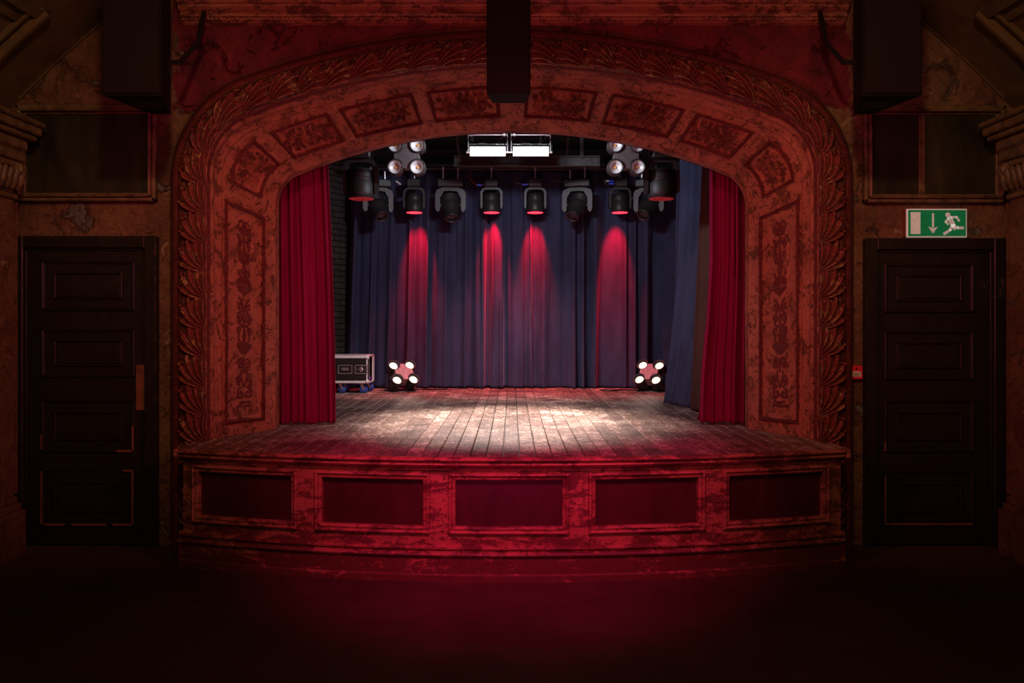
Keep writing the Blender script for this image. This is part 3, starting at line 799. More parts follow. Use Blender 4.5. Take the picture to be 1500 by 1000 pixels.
# ------------------------------------------------------------------ cornice over the arch
cn = MB(); Yc = 5.9
zc0 = wz(30, 5.93)
cp = [(0.0, zc0), (-0.03, zc0+0.01), (-0.05, zc0+0.025), (-0.05, zc0+0.04), (-0.07, zc0+0.045), (-0.075, zc0+0.06), (-0.065, zc0+0.075), (-0.09, zc0+0.085), (-0.11, zc0+0.10), (-0.11, zc0+0.115), (-0.13, zc0+0.125), (-0.15, zc0+0.16), (-0.15, zc0+0.20), (0.0, zc0+0.22)]
vs = [(x, WY-0.005+o, z) for x in (-2.42, 2.44) for o, z in cp]; m_ = len(cp)
cn.add(vs, [(k, k+1, m_+k+1, m_+k) for k in range(m_-1)]+[tuple(range(m_)), tuple(range(m_, 2*m_))])
for i in range(160):
    x = -2.40+i*4.82/159
    cn.box(-0.009, 0.009, -0.012, 0.01, -0.012, 0.012, 0.004, rot=Matrix.Rotation(0.5, 3, 'Y'), at=(x, WY-0.055, zc0+0.03))
struct(cn.build('trim_1', 'fascia'), 'red moulded cornice along the top of the arch wall', 'cornice')

# ------------------------------------------------------------------ doors
def door(name, pxl, pxr, pyt, leaf, panels, plate, platemat, label, bare):
    Y = WY
    X0, X1 = wx(pxl, Y), wx(pxr, Y); ZT = wz(pyt, Y)
    fw = 0.085
    root = MB()
    # frame with stepped architrave
    for (a, b, c, d) in ((X0, X0+fw, 0, ZT), (X1-fw, X1, 0, ZT), (X0+fw, X1-fw, ZT-fw, ZT)):
        root.box(a, b, Y-0.07, Y-0.003, c, d, 0.006)
    for (a, b, c, d) in ((X0+fw, X0+fw+.018, 0, ZT-fw), (X1-fw-.018, X1-fw, 0, ZT-fw), (X0+fw, X1-fw, ZT-fw-.018, ZT-fw)):
        root.box(a, b, Y-0.045, Y-0.003, c, d, 0.003)
    ro = struct(root.build(name, 'door'), label, 'door')
    LX0, LX1, LZ1 = X0+fw+0.02, X1-fw-0.02, ZT-fw-0.02
    lf = MB(); lf.box(LX0, LX1, Y-0.035, Y-0.004, 0.012, LZ1, 0.003)
    lo = lf.build('door_leaf', 'door', ro)
    for (a, b, c, d) in panels:
        p = MB(); x0, x1, z0, z1 = wx(a, Y), wx(b, Y), wz(d, Y), wz(c, Y)
        def fr(x0, x1, z0, z1, w, y0, y1, ch=0.004):
            p.box(x0, x1, y0, y1, z1-w, z1, ch); p.box(x0, x1, y0, y1, z0, z0+w, ch)
            p.box(x0, x0+w, y0, y1, z0, z1, ch); p.box(x1-w, x1, y0, y1, z0, z1, ch)
        fr(x0, x1, z0, z1, 0.018, Y-0.052, Y-0.034, 0.006); fr(x0+.016, x1-.016, z0+.016, z1-.016, 0.010, Y-0.044, Y-0.034, 0.003)
        ix, iz = (x1-x0)*0.135, (z1-z0)*0.23
        fr(x0+ix, x1-ix, z0+iz, z1-iz, 0.014, Y-0.049, Y-0.034, 0.005)
        p.box(x0+ix+.02, x1-ix-.02, Y-0.041, Y-0.034, z0+iz+.02, z1-iz-.02, 0.006)
        p.build('door_panel', 'door', lo)
    a, b, c, d = plate
    MB().box(wx(a, Y), wx(b, Y), Y-0.048, Y-0.034, wz(d, Y), wz(c, Y), 0.003).build('push_plate', platemat, lo)
    w = MB()
    for (a, b, c, d) in bare:
        w.box(wx(a, Y), wx(b, Y), Y-0.0535, Y-0.05, wz(d, Y), wz(c, Y), 0.001)
    wo = w.build('bare_wood_edge', 'brownwood', lo)
    return ro
door('door_1', 24, 234, 347, None, [(65, 201, 382, 455), (65, 201, 481, 552), (65, 201, 584, 661), (65, 201, 685, 768)], (203, 218, 534, 600), 'brownwood',
     'black panelled door with brown push plate, left of the stage',
     [(65, 67.5, 688, 765), (197, 200.5, 690, 766), (185, 200, 686, 689), (70, 100, 764, 767.5), (110, 160, 764, 767.5), (170, 199, 764, 767.5), (197.5, 200.5, 622, 660), (176, 200, 657, 660.5), (65, 67, 635, 656)])
door('door_2', 1263, 1466, 350, None, [(1292, 1422, 386, 458), (1292, 1422, 484, 556), (1292, 1422, 584, 661), (1292, 1422, 687, 768)], (1273, 1288, 536, 600), 'door',
     'black panelled door under the green exit sign, right of the stage',
     [(1291, 1293.5, 694, 765), (1293, 1420, 763.5, 766.5), (1291, 1293, 645, 659)])

# ------------------------------------------------------------------ dark glazed panels above the doors
def window(name, a, b, c, d, mull, label):
    Y = WY; x0, x1, z0, z1 = wx(a, Y), wx(b, Y), wz(d, Y), wz(c, Y)
    m = MB()
    def fr(x0, x1, z0, z1, w, y0, y1, ch):
        m.box(x0, x1, y0, y1, z1-w, z1, ch); m.box(x0, x1, y0, y1, z0, z0+w, ch); m.box(x0, x0+w, y0, y1, z0, z1, ch); m.box(x1-w, x1, y0, y1, z0, z1, ch)
    fr(x0, x1, z0, z1, 0.03, Y-0.06, Y-0.003, 0.008); fr(x0+.028, x1-.028, z0+.028, z1-.028, 0.022, Y-0.085, Y-0.003, 0.008)
    fr(x0+.048, x1-.048, z0+.048, z1-.048, 0.016, Y-0.04, Y-0.003, 0.005)
    r = struct(m.build(name, 'frame'), label, 'window')
    MB().box(x0+.055, x1-.055, Y-0.02, Y-0.008, z0+.055, z1-.055, 0).build('pane', 'pane', r)
    if mull:
        mx = wx(mull, Y); MB().box(mx-.022, mx+.022, Y-0.028, Y-0.019, z0+.06, z1-.06, .003).build('mullion', 'frame', r)
window('window_1', 28, 232, 156, 296, None, 'dark framed opening above the left door')
window('window_2', 1262, 1468, 157, 298, 1348, 'dark framed opening with mullion above the right door')

# ------------------------------------------------------------------ pilasters at the sides
def pilaster(sg, label):
    r = thing('pilaster', label, 'pilaster', (sg*3.6, 5.6, 0))
    def bx(m, xin, xo, y0, y1, z0, z1, ch=0.006):
        a, b = sorted((sg*xin-sg*3.6, sg*xo-sg*3.6)); m.box(a, b, y0-5.6, y1-5.6, z0, z1, ch)
    s = MB(); bx(s, 3.49, 3.745, 5.35, 5.74, 0.42, 2.50); bx(s, 3.52, 3.745, 5.74, 5.84, 0.42, 2.5); s.build('shaft', 'wall', r)
    b = MB(); bx(b, 3.44, 3.745, 5.30, 5.80, 0, 0.32); bx(b, 3.46, 3.745, 5.32, 5.78, 0.32, 0.37); bx(b, 3.475, 3.745, 5.33, 5.76, 0.37, 0.42); b.build('base', 'wall', r)
    c = MB()
    for (xi, y0, y1, z0, z1) in ((3.47, 5.33, 5.76, 2.50, 2.54), (3.485, 5.35, 5.75, 2.54, 2.72), (3.46, 5.32, 5.78, 2.72, 2.77), (3.44, 5.30, 5.80, 2.77, 2.84), (3.40, 5.2, 5.87, 2.93, 2.97), (3.37, 5.2, 5.88, 2.97, 3.03), (3.35, 5.2, 5.90, 3.03, 3.07)):
        bx(c, xi, 3.745, y0, y1, z0, z1, 0.01)
    bx(c, 3.43, 3.745, 5.28, 5.82, 2.84, 2.93, 0.02)
    for i in range(7):        # volutes and leaves
        y = 5.36+i*0.065-5.6
        c.lathe((sg*3.475-sg*3.6, y, 2.56), (sg*-0.3, 0, 1), [(0, .0), (.01, .02), (.08, .028), (.14, .022), (.165, .0)], 10)
    for y in (5.36, 5.74):
        c.lathe((sg*3.46-sg*3.6, y-5.6-.03, 2.71), (0, 1, 0), [(0, 0), (0, .045), (.012, .05), (.03, .035), (.048, .05), (.06, .045), (.06, 0)], 16)
    c.build('capital', 'frame', r)
pilaster(-1, 'brown plaster pilaster with carved capital at the far left edge')
pilaster(1, 'brown plaster pilaster with carved capital at the far right edge')

# ------------------------------------------------------------------ exit sign, call point, conduit
def exit_sign():
    Y = WY-0.05
    r = thing('exit_sign', 'green running-man exit sign with down arrow above the right door', 'sign', (wx(1371, Y), WY, wz(348, Y)))
    w, h = 88*Y/F, 42*Y/F
    MB().box(-w/2-.005, -w/2+.02, -0.05, -0.0, 0.004, h-.004, .002).build('mounting_block', 'brownwood', r)
    MB().box(-w/2, w/2, -0.064, -0.05, 0, h, 0.002).build('sign_face', 'signwhite', r)
    MB().box(-w/2+.010, w/2-.010, -0.067, -0.063, .010, h-.010).build('green_field', 'signgreen', r)
    p = MB(); y0, y1 = -0.070, -0.0665
    p.box(-w*.44, -w*.28, y0, y1, h*.12, h*.88)
    p.build('doorway_symbol', 'signwhite', r); p = MB(); p.box(-w*.085, -w*.055, y0, y1, h*.34, h*.84)
    p.prism([(-w*.07, h*.14), (-w*.15, h*.38), (-w*.07, h*.31), (w*.01, h*.38)], y0, y1)
    p.build('arrow_symbol', 'signwhite', r); p = MB()
    k = w/88; X = lambda a: (a-46)*k; Z = lambda b: (42-b)*k
    p.cyl((X(61.5), y0, Z(9)), (X(61.5), y1, Z(9)), 3.6*k, n=16)
    def limb(pts, wd):
        for (ax, az), (bx_, bz) in zip(pts, pts[1:]):
            a = Vector((X(ax), 0, Z(az))); b = Vector((X(bx_), 0, Z(bz))); d = (b-a).normalized(); q = Vector((-d.z, 0, d.x))*wd*k/2
            a2 = a-d*wd*k*.2; b2 = b+d*wd*k*.2
            p.prism([((a2+q).x, (a2+q).z), ((b2+q).x, (b2+q).z), ((b2-q).x, (b2-q).z), ((a2-q).x, (a2-q).z)], y0, y1)
    limb([(64, 13), (69, 24)], 7); limb([(65, 13), (74, 12), (78, 18)], 3); limb([(63, 14), (58, 19), (62, 23)], 3)
    limb([(69, 24), (76, 28), (84, 28)], 4); limb([(68, 24), (65, 31), (56, 37)], 4); limb([(69, 26), (72, 30)], 4)
    p.build('running_man_symbol', 'signwhite', r)
exit_sign()
Yc = WY-0.03
r = thing('fire_alarm_call_point', 'small red fire alarm call point left of the right door', 'fire alarm', (wx(1253, Yc), WY, wz(555, Yc)))
MB().box(-.048, .048, -.05, -.002, 0, .098, .006).build('housing', 'alarm', r)
m = MB(); m.box(-.034, .034, -.0525, -.049, .018, .058, .001); m.build('label_plate', 'white', r)
m = MB()
for i in (-1, 0, 1): m.cyl((i*.014, -.0545, .040), (i*.014, -.052, .040), .0045, n=12)
m.box(-.02, .02, -.0545, -.052, .026, .029); m.build('printed_dots', 'black', r)
m = MB(); m.cyl((0, -.053, .078), (0, -.049, .078), .008, n=14); m.build('indicator', 'bootred', r)
m = MB(); m.tube([(wx(1242, 5.99), WY-.02, 0.02), (wx(1242, 5.99), WY-.02, 1.5), (wx(1242, 5.99), WY-.02, 2.38)], 0.011, 10)
for z in (0.4, 1.0, 1.7, 2.3): m.box(wx(1242, 5.99)-.016, wx(1242, 5.99)+.016, WY-.034, WY-.003, z, z+.02, .002)
tag(m.build('conduit', 'conduit'), 'thin vertical conduit pipe beside the arch, right of the leaf border', 'pipe')

# ------------------------------------------------------------------ loudspeakers
def side_speaker(sg, label):
    Yf, Yb = 5.0, 5.45; zb = CH+330/F*Yf
    xo, xi = sg*wx(1500-150, Yf), sg*wx(1500-236, Yf)
    xo2, xi2 = xo-sg*0.03, sg*(500/F*Yb)
    r = thing('loudspeaker', label, 'loudspeaker', ((xo+xi)/2, 5.2, zb)); ox = (xo+xi)/2
    c = MB(); top = 0.92
    poly = [(xo-ox, Yf-5.2), (xi-ox, Yf-5.2), (xi2-ox, Yb-5.2), (xo2-ox-sg*0.08, Yb-5.2)]
    c.prismz(poly, 0, top); c.build('cabinet', 'speaker', r)
    g = MB(); a, b = sorted((xo-ox, xi-ox)); g.box(a+.008, b-.008, Yf-5.2-.012, Yf-5.2-.001, .012, top-.012, .004); g.build('grille', 'grille', r)
    h = MB(); h.box(-.08, .08, -.05, .05, -.004, .002, .001); h.box(-.07, .07, -.012, .012, -.010, -.003, .002); h.build('bottom_handle', 'black', r)
    br = MB(); bx = xi2-ox-sg*0.0
    br.tube([(bx-sg*.0, .1, .30), (bx-sg*.045, .3, .36), (bx-sg*.05, .6, .60), (bx-sg*.02, .82, .95)], .018, 8)
    br.box(min(bx-.03, bx+.03), max(bx-.03, bx+.03), .02, .2, .26, .34, .004); br.build('wall_bracket', 'black', r)
side_speaker(-1, 'tall black loudspeaker hanging in front of the left window panel')
side_speaker(1, 'tall black loudspeaker hanging above the exit sign on the right')
Yk = 5.0
r = thing('column_loudspeaker', 'narrow black column loudspeaker hanging in front of the arch crown', 'loudspeaker', (wx(745, Yk), Yk, CH+333/F*Yk))
w = 64/F*Yk
c = MB(); c.prismz([(-w/2, 0), (w/2, 0), (w/2-.03, .22), (-w/2+.03, .22)], 0, .9); c.build('cabinet', 'speaker', r)
MB().box(-w/2+.006, w/2-.006, -.010, -.001, .008, .89, .003).build('grille', 'grille', r)
MB().box(-w/2, w/2, -.012, .0, -.004, .008, .002).build('bottom_trim', 'speaker', r)
m = MB(); m.cyl((0, .1, .9), (0, .1, 1.08), .012); m.build('hanging_rod', 'black', r)

# ------------------------------------------------------------------ curtains
def curtain(name, mat, left, right, z0, z1, folds, amp, seed, label, cat='curtain', sag=0.0, ny=80, group=None, sharp=1.0, hem=0.0, th=0.006):
    """left/right: functions f(t) -> (x, y), t = 0 at the bottom, 1 at the top"""
    rs = np.random.RandomState(seed)
    nx = max(60, int(folds*16)); a = np.linspace(0, 1, nx); t = np.linspace(0, 1, ny)
    T, A = np.meshgrid(t, a, indexing='ij')
    Lp = np.array([left(x) for x in t]); Rp = np.array([right(x) for x in t])
    B = Lp[:, None, :]*(1-A[..., None])+Rp[:, None, :]*A[..., None]
    d = Rp-Lp; d /= np.linalg.norm(d, axis=1, keepdims=True); nrm = np.stack([d[:, 1], -d[:, 0]], -1)
    # irregular folds
    warp = A+sum(rs.uniform(-.6, .6)/folds/k*np.sin(2*PI*(k*A*folds/3.1+rs.uniform(0, 1))+T*rs.uniform(-.8, .8)) for k in (1, 2, 3))
    ph = 2*PI*folds*warp
    w1 = np.sin(ph); w1 = np.sign(w1)*np.abs(w1)**sharp
    ampv = 1+0.45*np.sin(2*PI*(A*folds/4.3+rs.uniform(0, 1)))+0.2*np.sin(PI*2*T*rs.uniform(.5, 1.2)+A*9)
    w2 = 0.30*np.sin(2*ph+rs.uniform(0, 6)+T*1.5)+0.13*np.sin(3.3*ph+T*2.5)
    off = amp*ampv*(w1+w2)
    off += amp*0.25*np.sin(T*9+A*14+rs.uniform(0, 6))*np.clip(1-T*2.2, 0, 1)
    lat = 0.5*amp*np.cos(ph)*np.sin(T*2.4+1)
    X = B[..., 0]+nrm[:, None, 0]*off+d[:, None, 0]*lat*0.4
    Y = B[..., 1]+nrm[:, None, 1]*off+d[:, None, 1]*lat*0.4
    Z = z0+(z1-z0)*T+(1-T)**3*hem*np.sin(ph*0.5)*0.5+ (1-T)**3*abs(hem)
    o = gridmesh(name, np.stack([X, Y, Z], -1), mat)
    md = o.modifiers.new('thickness', 'SOLIDIFY'); md.thickness = th
    tag(o, label, cat, group); return o
def lin(x0, y0, x1, y1, k=1.0): return lambda t: (x0+(x1-x0)*t**k, y0+(y1-y0)*t**k)
# red house curtains
curtain('stage_curtain', 'red', lin(-2.02, 6.80, -2.02, 6.80), lin(wx(491, 6.85), 6.86, wx(478, 6.85), 6.86, 1.6), ST+.004, 3.25, 5.5, 0.022, 11, 'crimson velvet curtain hanging at the left side of the stage opening', sharp=0.8, hem=0.004)
curtain('stage_curtain', 'red', lambda t: (wx(1026, 6.85)-0.05*math.sin(min(1, t/0.35)*PI)*0.3+ (wx(1041, 6.85)-wx(1026, 6.85))*min(1, t*1.8), 6.86), lin(2.02, 6.80, 2.02, 6.80), ST+.004, 3.25, 5.5, 0.030, 23, 'crimson velvet curtain hanging at the right side of the stage opening', sharp=0.8, hem=0.006)
curtain('stage_curtain', 'red', lin(wx(1021, 7.1), 7.1, wx(1046, 7.1), 7.1, .6), lin(2.1, 7.15, 2.1, 7.15), ST+.004, 3.3, 4, 0.012, 31, 'crimson curtain hem peeking out behind the right-hand red curtain', hem=0.0)
# backdrop halves
xm = wx(777, 10.45)
curtain('backdrop_curtain', 'blue', lin(wx(503, 10.42), 10.50, wx(512, 10.42), 10.55), lin(xm+.02, 10.47, xm+.01, 10.47), ST+.012, 3.56, 10, 0.068, 3, 'midnight blue velvet backdrop, left half behind the flight case', ny=90, sharp=0.6, hem=0.0)
curtain('backdrop_curtain', 'blue', lin(xm-.02, 10.49, xm-.01, 10.49), lin(wx(1001, 10.3), 10.49, wx(1006, 10.3), 10.5), ST+.010, 3.56, 9, 0.068, 8, 'midnight blue velvet backdrop, right half from the centre gap', ny=90, sharp=0.6, hem=0.0)
curtain('leg_curtain', 'blue', lambda t: (wx(976, 8.5)+0.30*min(1, t*1.15)**0.8+0.02*math.sin(t*5), 8.50+0.5*t), lambda t: (wx(1022, 7.95)+0.42*t**.8, 7.95+.1*t), ST+.006, 3.55, 5, 0.045, 17, 'dark blue velvet side drape sweeping outward on the right of the stage', sharp=0.8, hem=0.004)
curtain('leg_curtain', 'brown', lambda t: (wx(1013, 7.85)+0.13*t, 7.85), lambda t: (wx(1040, 7.55)+0.25*t, 7.55), ST+.006, 3.5, 2.5, 0.012, 19, 'dark brown side drape between the blue and red curtains', hem=0.0)
curtain('leg_curtain', 'blue', lambda t: (wx(992, 9.6)+0.05*t, 9.85), lambda t: (wx(1060, 9.2), 9.1), ST+.006, 3.56, 6, 0.03, 29, 'blue velvet drape behind the right floor blinder, beside the backdrop', sharp=0.8)

# ------------------------------------------------------------------ rig: bars and beam
def bar(name, x0, x1, y, z, r, label, mat='black', hang=()):
    t = thing(name, label, 'bar', ((x0+x1)/2, y, z))
    cx = (x0+x1)/2
    m = MB(); m.cyl((x0-cx, 0, 0), (x1-cx, 0, 0), r, n=16); m.build('tube', mat, t)
    for h in hang:
        m = MB(); m.box(h-cx-.012, h-cx+.012, -.012, .012, r*.8, 3.95-z, .002); m.cyl((h-cx-.02, 0, 0), (h-cx+.02, 0, 0), r*1.35, n=14)
        m.build('drop_arm', 'black', t)
    return t
bar('lighting_bar', -2.0, 2.0, 10.06, 3.52, 0.024, 'rear black lighting bar carrying the moving heads', 'black', (-1.2, 0.35, 1.3))
bar('lighting_bar', -2.1, 2.1, 7.6, 3.42, 0.024, 'front black lighting bar carrying the upper blinders', 'black', (-1.6, 1.6))
bar('lighting_bar', -2.0, 2.0, 8.3, 3.635, 0.016, 'middle black lighting bar carrying the white floods', 'black', (-.9, .9))
t = thing('ceiling_beam', 'dusty grey steel beam behind the white flood lights', 'beam', (wx(772, 9.0), 9.0, wz(244, 9.0)))
m = MB(); L = .80
m.box(-L, L, -.05, .05, 0, .012); m.box(-L, L, -.008, .008, .012, .10); m.box(-L, L, -.05, .05, .10, .112); m.build('i_section', 'beam', t)
for x in (-.6, .6):
    m = MB(); m.box(x-.02, x+.02, -.02, .02, .11, 3.95-wz(244, 9.0), .002); m.build('hanger', 'black', t)
def slab(name, p0, p1, r, mat, label):
    m = MB(); m.cyl(p0, p1, r, n=12); return tag(m.build(name, mat), label, 'brace')
slab('ceiling_brace', (wx(662, 8.6), 8.6, 3.94), (wx(674, 9.6), 9.6, wz(238, 9.6)), .02, 'black', 'black diagonal brace left of the white flood lights')
slab('ceiling_brace', (wx(838, 8.6), 8.6, 3.94), (wx(829, 9.6), 9.6, wz(232, 9.6)), .02, 'black', 'black diagonal brace right of the white flood lights')

# ------------------------------------------------------------------ fixtures
def clamp_parts(r, z0, z1):
    """steel hook clamp from fixture top z0 to bar centre z1"""
    m = MB(); m.cyl((0, 0, z0), (0, 0, z0+.03), .022, n=14); m.cyl((0, 0, z0+.03), (0, 0, z1-.028), .014, n=12)
    m.lathe((-.016, 0, z1), (1, 0, 0), [(0, .026), (0, .036), (.032, .036), (.032, .026)], 18)
    m.box(-.012, .012, -.03, -.024, z1-.03, z1+.02, .002); m.build('clamp', 'steel', r)
def wash_head(s=1.0, on=True, bm='body'):
    """moving-head wash; origin at the bar centre; hangs down"""
    r = thing('moving_head_light', '', 'stage light')
    clamp_parts(r, -.135*s, 0)
    m = MB(); m.box(-.085*s, .085*s, -.09*s, .09*s, -.232*s, -.135*s, .012*s); m.box(-.1*s, -.085*s, -.05*s, .05*s, -.2*s, -.15*s, .004); b = m.build('base', bm, r)
    y = MB(); pts = []
    for sg in (-1, 1):
        y.prism([(sg*.135*s, -.29*s), (sg*.11*s, -.25*s), (sg*.07*s, -.235*s), (0, -.235*s), (0, -.262*s), (sg*.085*s, -.268*s), (sg*.108*s, -.30*s), (sg*.110*s, -.48*s), (sg*.120*s, -.50*s), (sg*.135*s, -.48*s)], -.045*s, .045*s)
    y.build('yoke', bm, r)
    h = MB(); h.lathe((0, 0, -.30*s), (0, 0, -1), [(0, 0), (0, .05*s), (.02*s, .088*s), (.05*s, .1*s), (.09*s, .103*s), (.095*s, .098*s), (.10*s, .104*s), (.20*s, .107*s), (.235*s, .105*s), (.24*s, .095*s), (.232*s, .088*s), (.228*s, 0)], 28)
    for i in range(10): h.lathe((0, 0, -(.315+i*.0075)*s), (0, 0, -1), [(0, .095*s), (.001, .106*s), (.003, .106*s), (.004, .095*s)], 24)
    h.cyl((-.12*s, 0, -.43*s), (.12*s, 0, -.43*s), .018*s)
    ho = h.build('lamp_head', bm, r)
    l = MB()
    for k in range(12):
        a = 2*PI*k/12; l.lathe((.072*s*math.cos(a), .072*s*math.sin(a), -.53*s), (0, 0, -1), [(0, .017*s), (.010*s, .017*s), (.014*s, .01*s), (.015*s, 0)], 10)
    for k in range(6):
        a = 2*PI*k/6; l.lathe((.036*s*math.cos(a), .036*s*math.sin(a), -.53*s), (0, 0, -1), [(0, .016*s), (.010*s, .016*s), (.014*s, .01*s), (.015*s, 0)], 10)
    l.lathe((0, 0, -.531*s), (0, 0, -1), [(0, .09*s), (.004*s, .093*s), (.012*s, .096*s), (.013*s, .087*s), (.004*s, .085*s)], 28)
    l.build('led_lens', 'ledred' if on else 'reddim', ho)
    return r
def set_thing(r, loc, rz, label, group=None):
    r.location = loc; r.rotation_euler = (0, 0, rz); r['label'] = label
    if group: r['group'] = group
wash0 = wash_head(1.0, True)
WY_ = 10.06
wl = [(607, 'red-lit moving head wash light, leftmost of the four along the backdrop'),
      (720, 'red-lit moving head wash light below the left white flood'),
      (784, 'red-lit moving head wash light below the right white flood, pale yoke top'),
      (908, 'red-lit moving head wash light below the upper right blinder')]
for i, (px, lb) in enumerate(wl):
    r = wash0 if i == 0 else dup(wash0)
    set_thing(r, (wx(px, WY_), WY_, 3.52), 0, lb, 'wash lights over the backdrop')
nearw = wash_head(1.18, False, 'black')
set_thing(nearw, (wx(529, 7.6), 7.6, 3.42), 0, 'dark moving head wash light hanging at the top left beside the curtain', 'front wash lights')
r = dup(nearw); set_thing(r, (wx(969, 7.6), 7.6, 3.42), 0, 'dark moving head wash light hanging at the top right beside the drapes', 'front wash lights')

def spot_head(tilt, yaw, ymat='body'):
    """moving-head profile with long barrel; origin at the bar centre"""
    r = thing('moving_head_spotlight', '', 'stage light')
    for sx in (-.09, .09):
        clamp = MB()
        clamp.box(sx-.009, sx+.009, -.012, .012, -.14, .02, .002)
        clamp.lathe((sx-.014, 0, 0), (1, 0, 0), [(0, .026), (0, .034), (.028, .034), (.028, .026)], 16)
        clamp.build('clamp', 'steel', r)
    m = MB(); m.box(-.16, .16, -.11, .11, -.235, -.14, .012); m.build('base', 'body', r)
    y = MB()
    for sg in (-1, 1):
        y.prism([(0, -.24), (sg*.10, -.24), (sg*.17, -.27), (sg*.185, -.32), (sg*.185, -.50), (sg*.16, -.54), (sg*.13, -.52), (sg*.125, -.36), (sg*.08, -.285), (0, -.28)], -.055, .055)
    y.build('yoke', ymat, r)
    piv = Vector((0, 0, -.45)); d = Vector((math.sin(yaw)*math.sin(tilt), -math.cos(yaw)*math.sin(tilt), -math.cos(tilt)))
    h = MB(); h.lathe(piv-d*.14, d, [(0, 0), (0, .07), (.02, .10), (.16, .115), (.20, .11), (.24, .088), (.33, .080), (.345, .084), (.36, .078), (.355, .064), (.34, .062)], 28)
    h.cyl(piv-Vector((.13, 0, 0)), piv+Vector((.13, 0, 0)), .03)
    for i in range(5): h.lathe(piv+d*(-.10+i*.022), d, [(0, .10), (.002, .119), (.006, .119), (.008, .10)], 24)
    ho = h.build('lamp_head', 'body', r)
    l = MB(); l.lathe(piv+d*.195, d, [(0, .063), (.006, .05), (.012, .03), (.015, 0)], 24); l.build('lens', 'glass', ho)
    l = MB(); l.lathe(piv+d*.205, d, [(0, .066), (.012, .068), (.014, .074), (.008, .078)], 28); l.build('lens_ring', 'bootred', ho)
    return r
for (px, Y, z, ti, ya, rz, lb) in (
    (553, 10.06, 3.52, .75, .25, 0.5, 'grey moving head spotlight behind the top left wash light'),
    (660, 10.06, 3.52, .6, .15, 0.1, 'dark moving head spotlight between the two left red wash lights'),
    (846, 10.06, 3.52, .75, -.35, -0.3, 'dark moving head spotlight right of centre with two steel clamps'),
    (951, 10.06, 3.52, .85, -.35, -0.5, 'grey moving head spotlight behind the top right wash light')):
    r = spot_head(ti, ya, 'plate' if px in (553, 951) else 'body'); set_thing(r, (wx(px, Y), Y, z), rz*.6, lb, 'moving head spotlights on the rear bar')

def blinder(lit):
    """four-lamp blinder in an X; faces -Y; origin at the centre"""
    r = thing('blinder_light', '', 'stage light')
    d = .105 if lit else .1
    TL = Matrix.Rotation(math.radians(-37 if lit else 0), 3, 'X')
    def tb(mb, *a):
        mb.v = [tuple(TL @ Vector(p)) for p in mb.v]; return mb.build(*a)
    m = MB(); n = 96; poly = []
    for i in range(n):
        a = 2*PI*i/n; ca, sa = abs(math.cos(a)), abs(math.sin(a)); rr = .112/max(ca, sa)
        bq = d*(ca+sa); dq = bq*bq-(2*d*d-.0755**2)
        if dq > 0: rr = min(rr, bq-math.sqrt(dq))
        poly.append((rr*math.cos(a), rr*math.sin(a)))
    m.prism(poly, -.105 if lit else -.085, .04); tb(m, 'body_plate', 'platelit' if lit else 'plate', r)
    for sx in (-1, 1):
        for sz in (-1, 1):
            c = MB(); c.lathe((sx*d, .06, sz*d), (0, -1, 0), [(0, 0), (0, .06), (.02, .070), (.12, .074), (.155, .074), (.16, .070), (.155, .062), (.12, .056), (.11, .03), (.108, 0)], 28)
            co = tb(c, 'lamp_housing', 'body', r)
            l = MB()
            if lit: l.lathe((sx*d, -.070, sz*d), (0, -1, 0), [(0, .052), (.004, .046), (.008, .03), (.010, 0)], 24); tb(l, 'lens', 'lampon', co)
            else:
                l.lathe((sx*d, -.082, sz*d), (0, -1, 0), [(.008, .059), (0, .056), (-.02, .035), (-.026, .012), (-.026, 0)], 24); tb(l, 'reflector', 'cup', co)
                l = MB(); l.cyl((sx*d, -.056, sz*d), (sx*d, -.066, sz*d), .014, .009, 12); tb(l, 'led_chip', 'cob', co)
    y = MB()
    if lit:
        y.box(-.15, .15, .05, .09, -.178, -.166, .003); y.box(-.15, -.142, .03, .08, -.17, .03, .002); y.box(.142, .15, .03, .08, -.17, .03, .002); y.cyl((-.15, .04, .02), (.15, .04, .02), .01)
        y.box(-.15, -.12, -.12, .22, -.184, -.176, .002); y.box(.12, .15, -.12, .22, -.184, -.176, .002); y.box(-.14, .14, .19, .21, -.182, -.172); y.box(-.15, -.142, -.02, .02, -.18, -.04, .002)
    else:
        y.box(-.09, .09, .045, .065, .20, .212, .002); y.box(-.09, -.082, .04, .065, 0.03, .21, .002); y.box(.082, .09, .04, .065, 0.03, .21, .002)
        y.cyl((0, .055, .212), (0, .055, .225), .014)
    y.build('yoke', 'black', r)
    return r
M['platelit'] = simple('blinder_red_lit_plate', (0.42, 0.30, 0.30), 0.45)  # red wash light on the floor blinder plates put into the colour
b1 = blinder(True)
yb1 = 10.05; zb = ST+.184
set_thing(b1, (wx(588.5, yb1), yb1, zb), math.radians(28), 'lit four-lamp blinder on the stage floor beside the flight case', 'floor blinders')
b2 = dup(b1); yb2 = 10.05
set_thing(b2, (wx(953.5, yb2), yb2, zb), math.radians(-28), 'lit four-lamp blinder on the stage floor at the right end of the backdrop', 'floor blinders')
u1 = blinder(False); set_thing(u1, (wx(595, 7.45), 7.545, wz(228, 7.45)), 0, 'unlit four-lamp blinder hanging upper left under the arch', 'hanging blinders')
u2 = dup(u1); set_thing(u2, (wx(918, 7.45), 7.545, wz(228, 7.45)), 0, 'unlit four-lamp blinder hanging upper right under the arch', 'hanging blinders')

